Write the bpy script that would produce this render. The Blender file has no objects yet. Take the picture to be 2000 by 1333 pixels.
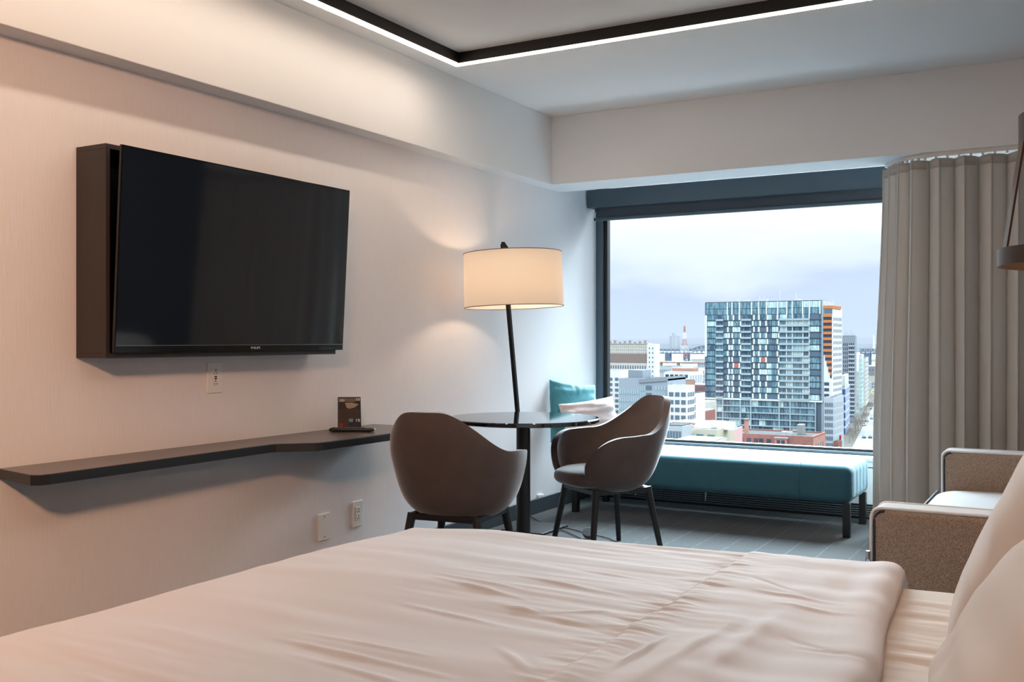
import bpy, bmesh, math, random
from mathutils import Vector, Matrix, noise
from math import sin, cos, pi, radians, sqrt, exp, floor

random.seed(7)
S = bpy.context.scene
COL = S.collection

# ---------------------------------------------------------------- camera
TH = radians(29.7)          # the camera is turned this far from the long wall
F = 1950.0                  # focal length in pixels of the 2000 px wide frame
CX, CY = 1000.0, 664.0
H = 1.15
cd = bpy.data.cameras.new('camera')
cam = bpy.data.objects.new('camera', cd)
COL.objects.link(cam)
cam.location = (0, 0, H)
cam.rotation_euler = (pi / 2, 0, TH)
cd.sensor_width = 36.0
cd.lens = F / 2000.0 * 36.0
cd.shift_y = -(666.5 - CY) / 2000.0
cd.clip_start = 0.05
cd.clip_end = 60000
S.camera = cam

# ---------------------------------------------------------------- exposure
S.view_settings.view_transform = 'Standard'
S.view_settings.look = 'None'
S.view_settings.exposure = 1.04
S.view_settings.gamma = 1.0
S.view_settings.use_curve_mapping = False
S.cycles.use_denoising = True
S.cycles.max_bounces = 10
S.cycles.diffuse_bounces = 6
S.cycles.transparent_max_bounces = 16
S.cycles.sample_clamp_indirect = 6.0
S.cycles.caustics_reflective = False
S.cycles.caustics_refractive = False

# ---------------------------------------------------------------- world: overcast sky
SKY_GAIN = 0.555
wd = bpy.data.worlds.new('sky')
S.world = wd
wd.use_nodes = True
nt = wd.node_tree
nt.nodes.clear()
N = nt.nodes.new
L = nt.links.new
tc = N('ShaderNodeTexCoord')
sep = N('ShaderNodeSeparateXYZ')
L(tc.outputs['Generated'], sep.inputs[0])
mp = N('ShaderNodeMapping')
mp.inputs['Scale'].default_value = (5.0, 5.0, 16.0)
L(tc.outputs['Generated'], mp.inputs[0])
nz = N('ShaderNodeTexNoise')
nz.inputs['Scale'].default_value = 1.15
nz.inputs['Detail'].default_value = 5.0
nz.inputs['Roughness'].default_value = 0.5
L(mp.outputs[0], nz.inputs['Vector'])
ma = N('ShaderNodeMath'); ma.operation = 'MULTIPLY_ADD'
L(nz.outputs['Fac'], ma.inputs[0]); ma.inputs[1].default_value = 0.12; 
L(sep.outputs['Z'], ma.inputs[2])
mb_ = N('ShaderNodeMath'); mb_.operation = 'SUBTRACT'
L(ma.outputs[0], mb_.inputs[0]); mb_.inputs[1].default_value = 0.06
rp = N('ShaderNodeValToRGB')
L(mb_.outputs[0], rp.inputs[0])
e = rp.color_ramp.elements
e[0].position = 0.0; e[0].color = (0.64, 0.76, 0.94, 1)
e[1].position = 1.0; e[1].color = (4.6, 5.2, 5.7, 1)
for p, c in ((0.03, (0.62, 0.74, 0.96, 1)), (0.052, (0.60, 0.71, 0.92, 1)), (0.075, (0.76, 0.85, 0.96, 1)), (0.105, (0.88, 0.95, 0.99, 1)),
             (0.14, (1.08, 1.14, 1.17, 1)), (0.3, (2.3, 2.6, 2.85, 1)), (0.6, (3.7, 4.2, 4.65, 1))):
    q = e.new(p); q.color = c
bg = N('ShaderNodeBackground')
L(rp.outputs[0], bg.inputs[0]); bg.inputs[1].default_value = SKY_GAIN
wo = N('ShaderNodeOutputWorld')
L(bg.outputs[0], wo.inputs[0])

# ---------------------------------------------------------------- sun: a broad glow through the clouds, beyond the window
sl = bpy.data.lights.new('sun', 'SUN')
sl.energy = 21.0
sl.angle = radians(60)
sl.color = (0.74, 0.90, 1.0)
so_ = bpy.data.objects.new('sun', sl); COL.objects.link(so_)
SUN_EL, SUN_AZ = radians(39), radians(-17)      # height, and swing from straight ahead of the window
so_.rotation_euler = Vector((-sin(SUN_AZ)*cos(SUN_EL), -cos(SUN_AZ)*cos(SUN_EL), -sin(SUN_EL))).to_track_quat('-Z', 'Y').to_euler()

# ---------------------------------------------------------------- helpers
def srgb(r, g, b):
    f = lambda c: (c / 255 / 12.92) if c / 255 <= 0.04045 else ((c / 255 + 0.055) / 1.055) ** 2.4
    return (f(r), f(g), f(b))

MATS = {}
def mat(name, col, rough=0.6, metal=0.0, sheen=0.0, spec=0.5, coat=0.0, noise_amt=0.0, noise_scale=40.0,
        bump=0.0, bump_scale=200.0, stretch=None, emit=None, emit_s=0.0, sheen_tint=None, trans=0.0):
    if name in MATS: return MATS[name]
    m = bpy.data.materials.new(name); MATS[name] = m
    m.use_nodes = True
    t = m.node_tree
    b = t.nodes['Principled BSDF']
    b.inputs['Base Color'].default_value = (*col, 1)
    b.inputs['Roughness'].default_value = rough
    b.inputs['Metallic'].default_value = metal
    b.inputs['Specular IOR Level'].default_value = spec
    if sheen:
        b.inputs['Sheen Weight'].default_value = sheen
        b.inputs['Sheen Roughness'].default_value = 0.35
        if sheen_tint: b.inputs['Sheen Tint'].default_value = (*sheen_tint, 1)
    if coat:
        b.inputs['Coat Weight'].default_value = coat
        b.inputs['Coat Roughness'].default_value = 0.03
    if emit:
        b.inputs['Emission Color'].default_value = (*emit, 1)
        b.inputs['Emission Strength'].default_value = emit_s
    if noise_amt or bump:
        tcn = t.nodes.new('ShaderNodeTexCoord')
        src = tcn.outputs['Object']
        if stretch:
            mpn = t.nodes.new('ShaderNodeMapping')
            mpn.inputs['Scale'].default_value = stretch
            t.links.new(src, mpn.inputs[0]); src = mpn.outputs[0]
        if noise_amt:
            n = t.nodes.new('ShaderNodeTexNoise')
            n.inputs['Scale'].default_value = noise_scale
            n.inputs['Detail'].default_value = 4
            t.links.new(src, n.inputs['Vector'])
            r = t.nodes.new('ShaderNodeValToRGB')
            a = noise_amt
            r.color_ramp.elements[0].position = 0.3; r.color_ramp.elements[1].position = 0.7
            r.color_ramp.elements[0].color = (*[max(0, c * (1 - a)) for c in col], 1)
            r.color_ramp.elements[1].color = (*[min(1, c * (1 + a)) for c in col], 1)
            t.links.new(n.outputs['Fac'], r.inputs[0])
            t.links.new(r.outputs[0], b.inputs['Base Color'])
        if bump:
            n2 = t.nodes.new('ShaderNodeTexNoise')
            n2.inputs['Scale'].default_value = bump_scale
            n2.inputs['Detail'].default_value = 3
            t.links.new(src, n2.inputs['Vector'])
            bp = t.nodes.new('ShaderNodeBump')
            bp.inputs['Strength'].default_value = bump
            bp.inputs['Distance'].default_value = 0.002
            t.links.new(n2.outputs['Fac'], bp.inputs['Height'])
            t.links.new(bp.outputs[0], b.inputs['Normal'])
    return m

class MB:
    """collects polygons, links them as one mesh object"""
    def __init__(self): self.v = []; self.f = []; self.mi = []
    def add(self, vs, fs, mi=0):
        o = len(self.v); self.v += [tuple(p) for p in vs]
        for f in fs: self.f.append(tuple(i + o for i in f)); self.mi.append(mi)
        return self
    def box(self, lo, hi, mi=0):
        x0, y0, z0 = lo; x1, y1, z1 = hi
        return self.add([(x0,y0,z0),(x1,y0,z0),(x1,y1,z0),(x0,y1,z0),(x0,y0,z1),(x1,y0,z1),(x1,y1,z1),(x0,y1,z1)],
                 [(3,2,1,0),(4,5,6,7),(0,1,5,4),(1,2,6,5),(2,3,7,6),(3,0,4,7)], mi)
    def cbox(self, c, s, mi=0):
        return self.box([c[i]-s[i]/2 for i in range(3)], [c[i]+s[i]/2 for i in range(3)], mi)
    def cyl(self, p0, p1, r0, r1=None, n=20, mi=0, square=False):
        if r1 is None: r1 = r0
        p0 = Vector(p0); p1 = Vector(p1); d = (p1 - p0).normalized()
        a = Vector((0,0,1)) if abs(d.z) < 0.9 else Vector((1,0,0))
        u = d.cross(a).normalized(); w = d.cross(u)
        if square: n = 4
        off = pi/4 if square else 0
        vs = []
        for p, r in ((p0, r0), (p1, r1)):
            for k in range(n):
                t = 2*pi*k/n + off
                vs.append(p + u*(r*cos(t)) + w*(r*sin(t)))
        fs = [(k, (k+1) % n, n+(k+1) % n, n+k) for k in range(n)]
        fs += [tuple(range(n-1, -1, -1)), tuple(range(n, 2*n))]
        return self.add(vs, fs, mi)
    def tube(self, pts, r, n=8, mi=0, closed=False):
        pts = [Vector(p) for p in pts]; m = len(pts); vs = []
        for i, p in enumerate(pts):
            a = pts[(i-1) % m] if (closed or i > 0) else pts[i]
            b = pts[(i+1) % m] if (closed or i < m-1) else pts[i]
            d = (b - a).normalized()
            up = Vector((0,0,1)) if abs(d.z) < 0.95 else Vector((1,0,0))
            u = d.cross(up).normalized(); w = u.cross(d)
            for k in range(n):
                t = 2*pi*k/n
                vs.append(p + u*(r*cos(t)) + w*(r*sin(t)))
        fs = []
        for i in range(m if closed else m-1):
            j = (i+1) % m
            for k in range(n):
                fs.append((i*n+k, i*n+(k+1) % n, j*n+(k+1) % n, j*n+k))
        if not closed: fs += [tuple(range(n-1,-1,-1)), tuple(range((m-1)*n, m*n))]
        return self.add(vs, fs, mi)
    def lathe(self, prof, n=32, c=(0,0), mi=0, cap=True):
        vs = []
        for r, z in prof:
            for k in range(n):
                t = 2*pi*k/n; vs.append((c[0]+r*cos(t), c[1]+r*sin(t), z))
        fs = []
        for i in range(len(prof)-1):
            for k in range(n): fs.append((i*n+k, i*n+(k+1) % n, (i+1)*n+(k+1) % n, (i+1)*n+k))
        if cap:
            fs.append(tuple(range(n-1,-1,-1))); fs.append(tuple(range((len(prof)-1)*n, len(prof)*n)))
        return self.add(vs, fs, mi)
    def grid(self, nu, nv, fn, mi=0, closed_u=False):
        vs = [fn(i/(nu-1) if not closed_u else i/nu, j/(nv-1)) for i in range(nu) for j in range(nv)]
        fs = []
        for i in range(nu if closed_u else nu-1):
            k = (i+1) % nu
            for j in range(nv-1): fs.append((i*nv+j, k*nv+j, k*nv+j+1, i*nv+j+1))
        return self.add(vs, fs, mi)
    def prism(self, poly, z0, z1, mi=0):
        n = len(poly)
        vs = [(x,y,z0) for x,y in poly] + [(x,y,z1) for x,y in poly]
        fs = [tuple(range(n-1,-1,-1)), tuple(range(n,2*n))] + [(k,(k+1)%n,n+(k+1)%n,n+k) for k in range(n)]
        return self.add(vs, fs, mi)
    def mesh(self, name):
        me = bpy.data.meshes.new(name)
        me.from_pydata(self.v, [], self.f)
        me.polygons.foreach_set('material_index', self.mi)
        me.update()
        return me
    def build(self, name, m, parent=None, loc=(0,0,0), rot=(0,0,0), smooth=False, bevel=0, segs=2, subsurf=0, weld=False, solid=0):
        me = self.mesh(name)
        bm = bmesh.new(); bm.from_mesh(me)
        if weld: bmesh.ops.remove_doubles(bm, verts=bm.verts, dist=1e-5)
        bmesh.ops.recalc_face_normals(bm, faces=bm.faces)
        bm.to_mesh(me); bm.free()
        for mm in (m if isinstance(m, (list, tuple)) else [m]): me.materials.append(mm)
        o = bpy.data.objects.new(name, me); COL.objects.link(o)
        o.location = loc; o.rotation_euler = rot
        if parent: o.parent = parent
        if smooth:
            me.polygons.foreach_set('use_smooth', [True]*len(me.polygons))
        if solid:
            md = o.modifiers.new('thickness', 'SOLIDIFY'); md.thickness = solid; md.offset = -1
        if bevel:
            md = o.modifiers.new('bevel', 'BEVEL'); md.width = bevel; md.segments = segs
            md.limit_method = 'ANGLE'; md.angle_limit = radians(40); md.harden_normals = False
        if subsurf:
            md = o.modifiers.new('smooth', 'SUBSURF'); md.levels = subsurf; md.render_levels = subsurf
        return o

def tag(o, label, cat, group=None):
    o['label'] = label; o['category'] = cat
    if group: o['group'] = group
    return o
def thing(name, label, cat, loc=(0,0,0), rotz=0, group=None):
    o = bpy.data.objects.new(name, None); COL.objects.link(o)
    o.empty_display_size = 0.1
    o.location = loc; o.rotation_euler = (0,0,rotz)
    return tag(o, label, cat, group)
def struct(o): o['kind'] = 'structure'; return o
def stuff(o): o['kind'] = 'stuff'; return o
def sharp_smooth(o, ang=35):
    me = o.data
    me.polygons.foreach_set('use_smooth', [True]*len(me.polygons))
    me.set_sharp_from_angle(angle=radians(ang))
    return o
def inst(src, name, parent, loc=(0,0,0), rot=(0,0,0), scale=(1,1,1)):
    o = bpy.data.objects.new(name, src); COL.objects.link(o)
    o.parent = parent; o.location = loc; o.rotation_euler = rot; o.scale = scale
    return o

def ground_point(u, v, z=0.0):
    """where the line of sight through a pixel meets the level z"""
    d = (H - z) * F / (v - CY)
    l = (u - CX) / F * d
    return Vector((l*cos(TH) - d*sin(TH), l*sin(TH) + d*cos(TH), z))
def at_depth(u, d, z=0.0):
    l = (u - CX) / F * d
    return Vector((l*cos(TH) - d*sin(TH), l*sin(TH) + d*cos(TH), z))
def height(v, d): return H + (CY - v) / F * d
def smooth01(t): t = max(0.0, min(1.0, t)); return t*t*(3-2*t)
# ---------------------------------------------------------------- materials of the room
M_wallpaper = mat('wallpaper', srgb(237, 235, 238), 0.75, spec=0.25, noise_amt=0.022, noise_scale=1.0, bump=0.38, bump_scale=1.0, stretch=(200, 260, 9))
M_paint = mat('white_paint', srgb(230, 231, 233), 0.7, spec=0.2)
M_ceiling = mat('ceiling_paint', srgb(238, 239, 240), 0.8, spec=0.15)
M_alu = mat('charcoal_aluminium', srgb(86, 101, 112), 0.38, metal=0.3)
M_gasket = mat('black_gasket', srgb(24, 26, 29), 0.5)
M_black = mat('black_metal', srgb(22, 22, 24), 0.4)
M_blackwood = mat('black_wood', srgb(24, 23, 25), 0.38, noise_amt=0.25, noise_scale=30, stretch=(1, 1, 0.1))
M_base = mat('charcoal_baseboard', srgb(52, 60, 66), 0.5)
M_white_plastic = mat('white_plastic', srgb(240, 239, 237), 0.35)
M_dark_slot = mat('dark_slot', srgb(18, 18, 20), 0.7)

# carpet: charcoal speckle with thin pale lines running to the window
def carpet_material():
    m = bpy.data.materials.new('carpet'); m.use_nodes = True
    t = m.node_tree; b = t.nodes['Principled BSDF']
    b.inputs['Roughness'].default_value = 0.95
    b.inputs['Specular IOR Level'].default_value = 0.1
    b.inputs['Sheen Weight'].default_value = 0.25
    tcn = t.nodes.new('ShaderNodeTexCoord')
    n = t.nodes.new('ShaderNodeTexNoise'); n.inputs['Scale'].default_value = 150; n.inputs['Detail'].default_value = 3
    t.links.new(tcn.outputs['Object'], n.inputs['Vector'])
    r = t.nodes.new('ShaderNodeValToRGB')
    r.color_ramp.elements[0].position = 0.38; r.color_ramp.elements[0].color = (*srgb(16, 18, 20), 1)
    r.color_ramp.elements[1].position = 0.66; r.color_ramp.elements[1].color = (*srgb(62, 67, 70), 1)
    t.links.new(n.outputs['Fac'], r.inputs[0])
    sp = t.nodes.new('ShaderNodeSeparateXYZ'); t.links.new(tcn.outputs['Object'], sp.inputs[0])
    def mth(op, a, bb):
        q = t.nodes.new('ShaderNodeMath'); q.operation = op
        for i, x in enumerate((a, bb)):
            if x is None: continue
            if isinstance(x, (int, float)): q.inputs[i].default_value = x
            else: t.links.new(x, q.inputs[i])
        return q.outputs[0]
    s = mth('MULTIPLY', sp.outputs['X'], 1/0.1625)
    fr = mth('FRACT', s, None)
    ab = mth('ABSOLUTE', mth('SUBTRACT', fr, 0.5), None)
    line = mth('LESS_THAN', ab, 0.018)
    n2 = t.nodes.new('ShaderNodeTexNoise'); n2.inputs['Scale'].default_value = 14
    t.links.new(tcn.outputs['Object'], n2.inputs['Vector'])
    gate = mth('GREATER_THAN', n2.outputs['Fac'], 0.42)
    fac = mth('MULTIPLY', mth('MULTIPLY', line, gate), 0.55)
    mx = t.nodes.new('ShaderNodeMix'); mx.data_type = 'RGBA'
    t.links.new(fac, mx.inputs[0]); t.links.new(r.outputs[0], mx.inputs[6])
    mx.inputs[7].default_value = (*srgb(104, 112, 115), 1)
    t.links.new(mx.outputs[2], b.inputs['Base Color'])
    bp = t.nodes.new('ShaderNodeBump'); bp.inputs['Strength'].default_value = 0.7; bp.inputs['Distance'].default_value = 0.003
    t.links.new(n.outputs['Fac'], bp.inputs['Height']); t.links.new(bp.outputs[0], b.inputs['Normal'])
    return m
M_carpet = carpet_material()

def glass_material():
    m = bpy.data.materials.new('window_glass'); m.use_nodes = True
    t = m.node_tree; t.nodes.clear()
    tr = t.nodes.new('ShaderNodeBsdfTransparent'); tr.inputs[0].default_value = (0.97, 0.985, 0.98, 1)
    gl = t.nodes.new('ShaderNodeBsdfGlossy'); gl.inputs['Roughness'].default_value = 0.01
    fr = t.nodes.new('ShaderNodeFresnel'); fr.inputs[0].default_value = 1.06
    mx = t.nodes.new('ShaderNodeMixShader'); o = t.nodes.new('ShaderNodeOutputMaterial')
    t.links.new(fr.outputs[0], mx.inputs[0]); t.links.new(tr.outputs[0], mx.inputs[1]); t.links.new(gl.outputs[0], mx.inputs[2])
    t.links.new(mx.outputs[0], o.inputs[0])
    return m
M_glass = glass_material()

# ---------------------------------------------------------------- room shell
SPOT = 200.0
XL, XR, YB, YW, ZC = -3.14, 0.47, -2.6, 6.80, 2.617
ZB = 2.171                                    # underside of the soffit and of the beam
struct(MB().box((XL-0.2, YB-0.2, -0.15), (XR+0.2, YW+0.2, 0)).build('floor', M_carpet))
struct(MB().box((XL-0.2, YB-0.2, ZC), (XR+0.2, YW+0.2, ZC+0.15)).build('ceiling', M_ceiling))
struct(MB().box((XL-0.2, YB-0.2, 0), (XL, YW+0.2, ZC)).build('wall_left', M_wallpaper))
struct(MB().box((XR, YB-0.2, 0), (XR+0.2, YW+0.2, ZC)).build('wall_right', mat('dark_accent_paint', srgb(80, 93, 108), 0.7, spec=0.2)))
struct(MB().box((XL, YB-0.2, 0), (XR, YB, ZC)).build('wall_back', M_paint))
w = MB()
w.box((XL, YW, 0), (XR, YW+0.2, 0.40)); w.box((XL, YW, 2.45), (XR, YW+0.2, ZC)); w.box((-0.05, YW, 0.40), (XR, YW+0.2, 2.45))
struct(w.build('wall_front', M_paint))
struct(MB().box((XL, YB, ZB), (-3.03, 5.84, ZC)).build('trim_1', M_paint, bevel=0.003))
struct(MB().box((XL, 5.84, ZB), (XR, 6.17, ZC)).build('trim_2', M_paint, bevel=0.003))
bb = MB(); bb.box((XL, YB, 0), (XL+0.014, 6.64, 0.098))
struct(bb.build('baseboard_left', M_base, bevel=0.003))
struct(MB().box((XR-0.014, YB, 0), (XR, YW, 0.098)).build('baseboard_right', M_base, bevel=0.003))

# window
win = bpy.data.objects.new('window_1', None); COL.objects.link(win); struct(win); win.location = (0, YW, 0)
wx0, wx1, wz0, wz1 = XL, -0.05, 0.40, 2.45
fr = MB()
fr.box((wx0, -0.035, wz0), (wx0+0.055, 0.06, wz1)); fr.box((wx1-0.055, -0.035, wz0), (wx1, 0.06, wz1))
fr.box((wx0+0.055, -0.035, wz1-0.05), (wx1-0.055, 0.06, wz1)); fr.box((wx0+0.055, -0.03, wz0), (wx1-0.055, 0.06, wz0+0.018))
fr.build('frame', M_alu, win, bevel=0.003)
gk = MB()
gk.box((wx0+0.055, -0.012, wz0+0.018), (wx0+0.083, 0.04, wz1-0.05)); gk.box((wx1-0.083, -0.012, wz0+0.018), (wx1-0.055, 0.04, wz1-0.05))
gk.box((wx0+0.083, -0.012, wz0+0.018), (wx1-0.083, 0.04, wz0+0.036)); gk.box((wx0+0.083, -0.012, wz1-0.075), (wx1-0.083, 0.04, wz1-0.05))
gk.build('gasket', M_gasket, win, bevel=0.002)
MB().box((wx0+0.083, 0.010, wz0+0.036), (wx1-0.083, 0.016, wz1-0.075)).build('pane', M_glass, win)

# ---------------------------------------------------------------- ceiling light: black profile, glowing underside
LED = mat('led_diffuser', (1, 0.95, 0.88), 0.5, emit=(1.0, 0.82, 0.65), emit_s=13.0)
M_profile = mat('black_profile', srgb(26, 22, 21), 0.45)
def ring(x0, y0, x1, y1, wdt, z0, z1):
    m = MB()
    m.box((x0, y0, z0), (x0+wdt, y1, z1)); m.box((x1-wdt, y0, z0), (x1, y1, z1))
    m.box((x0+wdt, y1-wdt, z0), (x1-wdt, y1, z1)); m.box((x0+wdt, y0, z0), (x1-wdt, y0+wdt, z1))
    return m
lt = thing('ceiling_light', 'long black ceiling light outlining a rectangle with a glowing underside', 'light', (0, 0, 0))
rx0, rx1, ry0, ry1 = -2.805, -0.25, 0.35, 4.336
ring(rx0, ry0, rx1, ry1, 0.044, 2.563, ZC).build('profile', M_profile, lt)
ring(rx0+0.004, ry0+0.004, rx1-0.004, ry1-0.004, 0.033, 2.559, 2.566).build('diffuser', LED, lt)

# spotlight on the ceiling behind the photographer, turned on the near end of the long wall: the warm light there
dl = thing('ceiling_spotlight', 'black ceiling spotlight behind the bed turned on the long wall', 'light', (0.05, -0.90, ZC))
MB().cyl((0, 0, -0.02), (0, 0, 0), 0.05, n=24).build('ceiling_plate', M_black, dl)
MB().cyl((0, 0, -0.12), (0, 0, -0.02), 0.008, n=12).build('stem', M_black, dl)
aim = (Vector((-3.14, 1.15, 1.25)) - Vector((0.05, -0.90, ZC-0.15))).normalized()
hd_ = Vector((0, 0, -0.15))
can = MB(); c0 = hd_-aim*0.06; c1 = hd_+aim*0.06
u_ = aim.cross(Vector((0, 0, 1))).normalized(); w_ = u_.cross(aim)
vs = []
for p, r in ((c0, 0.05), (c1, 0.055), (c1, 0.050), (c0+aim*0.01, 0.045)):
    for k in range(24): vs.append(p + u_*(r*cos(2*pi*k/24)) + w_*(r*sin(2*pi*k/24)))
can.add(vs, [(i*24+k, i*24+(k+1) % 24, (i+1)*24+(k+1) % 24, (i+1)*24+k) for i in range(3) for k in range(24)] + [tuple(range(23, -1, -1)), tuple(range(72, 96))])
can.build('can', M_black, dl)
ld = bpy.data.lights.new('spotlight_lamp', 'SPOT'); ld.energy = SPOT; ld.color = (1, 0.52, 0.28)
ld.spot_size = radians(70); ld.spot_blend = 1.0; ld.shadow_soft_size = 0.14
lo = bpy.data.objects.new('spotlight_lamp', ld); COL.objects.link(lo); lo.parent = dl
lo.location = hd_+aim*0.062; lo.rotation_euler = aim.to_track_quat('-Z', 'Y').to_euler()

# ---------------------------------------------------------------- roller blind
M_blind = mat('blind_fabric', srgb(74, 82, 92), 0.7, bump=0.2, bump_scale=900)
rb = thing('roller_blind', 'charcoal roller blind rolled up at the head of the window', 'blind', (-1.6, 6.64, 2.11))
MB().box((-1.53, -0.05, 0), (1.55, 0.06, 0.13)).build('cassette', M_alu, rb, bevel=0.004)
MB().box((-1.478, 0.002, -0.075), (1.50, 0.005, 0.004)).build('fabric', M_blind, rb)
MB().box((-1.485, -0.010, -0.094), (1.505, 0.016, -0.068)).build('bottom_bar', M_alu, rb, bevel=0.009, segs=4)
MB().box((-1.49, -0.006, -0.03), (-1.47, 0.03, 0.002)).build('bracket', M_alu, rb, bevel=0.003)
MB().cyl((-1.495, 0.003, -0.081), (-1.483, 0.003, -0.081), 0.011).build('end_cap', M_gasket, rb)

# ---------------------------------------------------------------- curtain and track
M_curtain = mat('curtain_cloth', srgb(196, 193, 189), 0.62, sheen=0.35, spec=0.3, noise_amt=0.03, noise_scale=700, bump=0.15, bump_scale=900)
M_track = mat('white_track', srgb(214, 210, 206), 0.4)
path = []
p0, p1, p2, p3 = Vector((-0.985, 6.13)), Vector((-0.915, 5.99)), Vector((-0.88, 5.875)), Vector((-0.66, 5.868))
for i in range(41):
    t = i/40; path.append(p0*(1-t)**3 + p1*3*t*(1-t)**2 + p2*3*t*t*(1-t) + p3*t**3)
path += [Vector((-0.66 + 1.12*i/40, 5.868)) for i in range(1, 41)]
acc = [0.0]
for a, b in zip(path, path[1:]): acc.append(acc[-1] + (b-a).length)
TOT = acc[-1]
def on_path(s):
    s = max(0, min(TOT-1e-6, s)); i = 0
    while acc[i+1] < s: i += 1
    a, b = path[i], path[i+1]; f = (s-acc[i])/(acc[i+1]-acc[i])
    d = (b-a).normalized()
    return a.lerp(b, f), d
ct = thing('curtain', 'tall taupe pleated curtain beside the window behind the sofa', 'curtain', (-0.3, 5.9, 0.0))
def curtain_pt(i, j, off=0.0, z0=0.02, z1=2.134):
    s = i*TOT
    z = z0 + (z1-z0)*j
    c, d = on_path(s)
    n = Vector((d.y, -d.x))                       # towards the room
    g = 1 - z/2.15
    # pleats: tighter where the curtain is bunched at its leading edge
    sb = 0.30
    ph = (s-sb)/0.128 if s > sb else -(sb-s)/0.095
    m_ = smooth01((s-sb+0.05)/0.1)
    amp = (0.030*(1-m_) + 0.040*m_) * (1 + 0.25*g) * (1 + 0.28*m_*sin(pi*ph+0.6))
    ph2 = ph + 0.03*sin(s*23) + 0.05*g*sin(s*9+1)
    a = 2*pi*ph2 + 0.9
    wv = sin(a) + 0.22*sin(2*a+0.9)
    lean = 0.009*sin(2*a)
    p = c + n*(amp*wv + off) + d*lean
    if s < 0.5: p = p + Vector((-0.055, 0.03))*(1-s/0.5)*smooth01(g*1.3)
    return (p.x+0.3, p.y-5.9, z)
o = MB().grid(700, 26, curtain_pt).build('cloth', M_curtain, ct, smooth=True, solid=0.003)
o = MB().grid(700, 2, lambda i, j: curtain_pt(i, j, 0.0022, 2.085, 2.1355)).build('heading_tape', mat('heading_tape', srgb(176, 170, 163), 0.75, sheen=0.2), ct, smooth=True, solid=0.002)
tr = thing('curtain_track', 'slim white curtain track bending towards the window above the taupe curtain', 'curtain track', (-0.3, 5.9, ZB))
tm = MB()
for i in range(len(path)-1):
    a, b = path[i], path[i+1]
    d = (b-a).normalized(); n = Vector((d.y, -d.x))*0.011
    vs = []
    for q in (a, b):
        for sg, zz in ((-1, -0.022), (1, -0.022), (1, 0), (-1, 0)):
            vs.append((q.x+n.x*sg+0.3, q.y+n.y*sg-5.9, zz))
    tm.add(vs, [(0,1,5,4),(1,2,6,5),(2,3,7,6),(3,0,4,7)])
tm.build('rail', M_track, tr, weld=True)
gl = MB().box((-0.006, -0.007, -0.0125), (0.006, 0.007, 0)).mesh('glider'); gl.materials.append(mat('glider_plastic', srgb(205, 205, 205), 0.4))
s = 0.04
while s < TOT:
    c, d = on_path(s)
    inst(gl, 'glider', tr, (c.x+0.3, c.y-5.9, -0.022), (0, 0, math.atan2(d.y, d.x)))
    s += 0.058 if s > 0.36 else 0.036

# ---------------------------------------------------------------- heater under the window
M_heater = mat('heater_enamel', srgb(222, 226, 228), 0.45)
M_heater_dark = mat('heater_black', srgb(30, 34, 38), 0.5)
ht = thing('baseboard_heater', 'long white heater casing with black slatted grille under the window', 'heater', (-1.4, 6.66, 0))
hx0, hx1 = XL+0.004+1.4, 1.4
MB().box((hx0, -0.005, 0.098), (hx1, 0.135, 0.33)).build('casing', M_heater, ht, bevel=0.003)
MB().box((hx0, -0.008, 0.336), (hx1, 0.135, 0.372)).build('lid', M_heater, ht, bevel=0.003)
MB().box((hx0, -0.03, 0.374), (hx1, 0.135, 0.398)).build('ledge', M_heater, ht, bevel=0.006)
MB().box((hx0, 0.012, 0.0), (hx1, 0.13, 0.094)).build('base', M_heater_dark, ht)
M_slat = mat('grille_slat', srgb(132, 140, 146), 0.35, metal=0.4)
for z in (0.022, 0.037, 0.052, 0.067, 0.082):
    MB().box((hx0+0.12, -0.002, z-0.0028), (1.02, 0.011, z+0.0028)).build('slat', M_slat, ht)
for k in range(18):
    x = hx0+0.12 + k*0.146
    MB().box((x, 0.0, 0.015), (x+0.006, 0.012, 0.09)).build('grille_rib', M_heater_dark, ht)

# ---------------------------------------------------------------- bench under the window
def velvet(name, c, rough=0.55, sheen=0.8, tint=(0.8, 0.95, 1.0), spec=0.25):
    return mat(name, c, rough, sheen=sheen, spec=spec, noise_amt=0.06, noise_scale=18, bump=0.12, bump_scale=900, sheen_tint=tint)
M_teal = velvet('teal_velvet', srgb(60, 101, 115), 0.8, 0.35, spec=0.12)
bn = thing('window_bench', 'long teal velvet bench on black legs under the window', 'bench', (-2.06, 6.25, 0))
BL, BD = 0.905, 0.275
def rounded(n, hx, hy, hz, k=7.0):
    """a padded block: rounded box as a closed grid"""
    pts = []
    def fn(i, j):
        a = 2*pi*i; b = pi*(j-0.5)
        def pw(c, e): return math.copysign(abs(c)**e, c)
        e = 2/k
        return (hx*pw(cos(a), e)*pw(cos(b), e), hy*pw(sin(a), e)*pw(cos(b), e), hz*pw(sin(b), e))
    return fn
cb = MB().box((-BL, -BD, 0.195), (BL, BD, 0.415)).build('cushion', M_teal, bn)
bm = bmesh.new(); bm.from_mesh(cb.data)
bmesh.ops.bevel(bm, geom=[e for e in bm.edges], offset=0.052, segments=6, profile=0.55, affect='EDGES', clamp_overlap=True)
bmesh.ops.subdivide_edges(bm, edges=[e for e in bm.edges if e.calc_length() > 0.4], cuts=14)
for v in bm.verts:                                  # pulled cloth: soft puckers at the ends
    if abs(v.co.x) > BL-0.12: v.co.x += 0.002*sin(v.co.y*60)*(1 if v.co.x > 0 else -1)
bm.to_mesh(cb.data); bm.free(); sharp_smooth(cb, 60)
sm = MB(); sxx = 0.607
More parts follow.
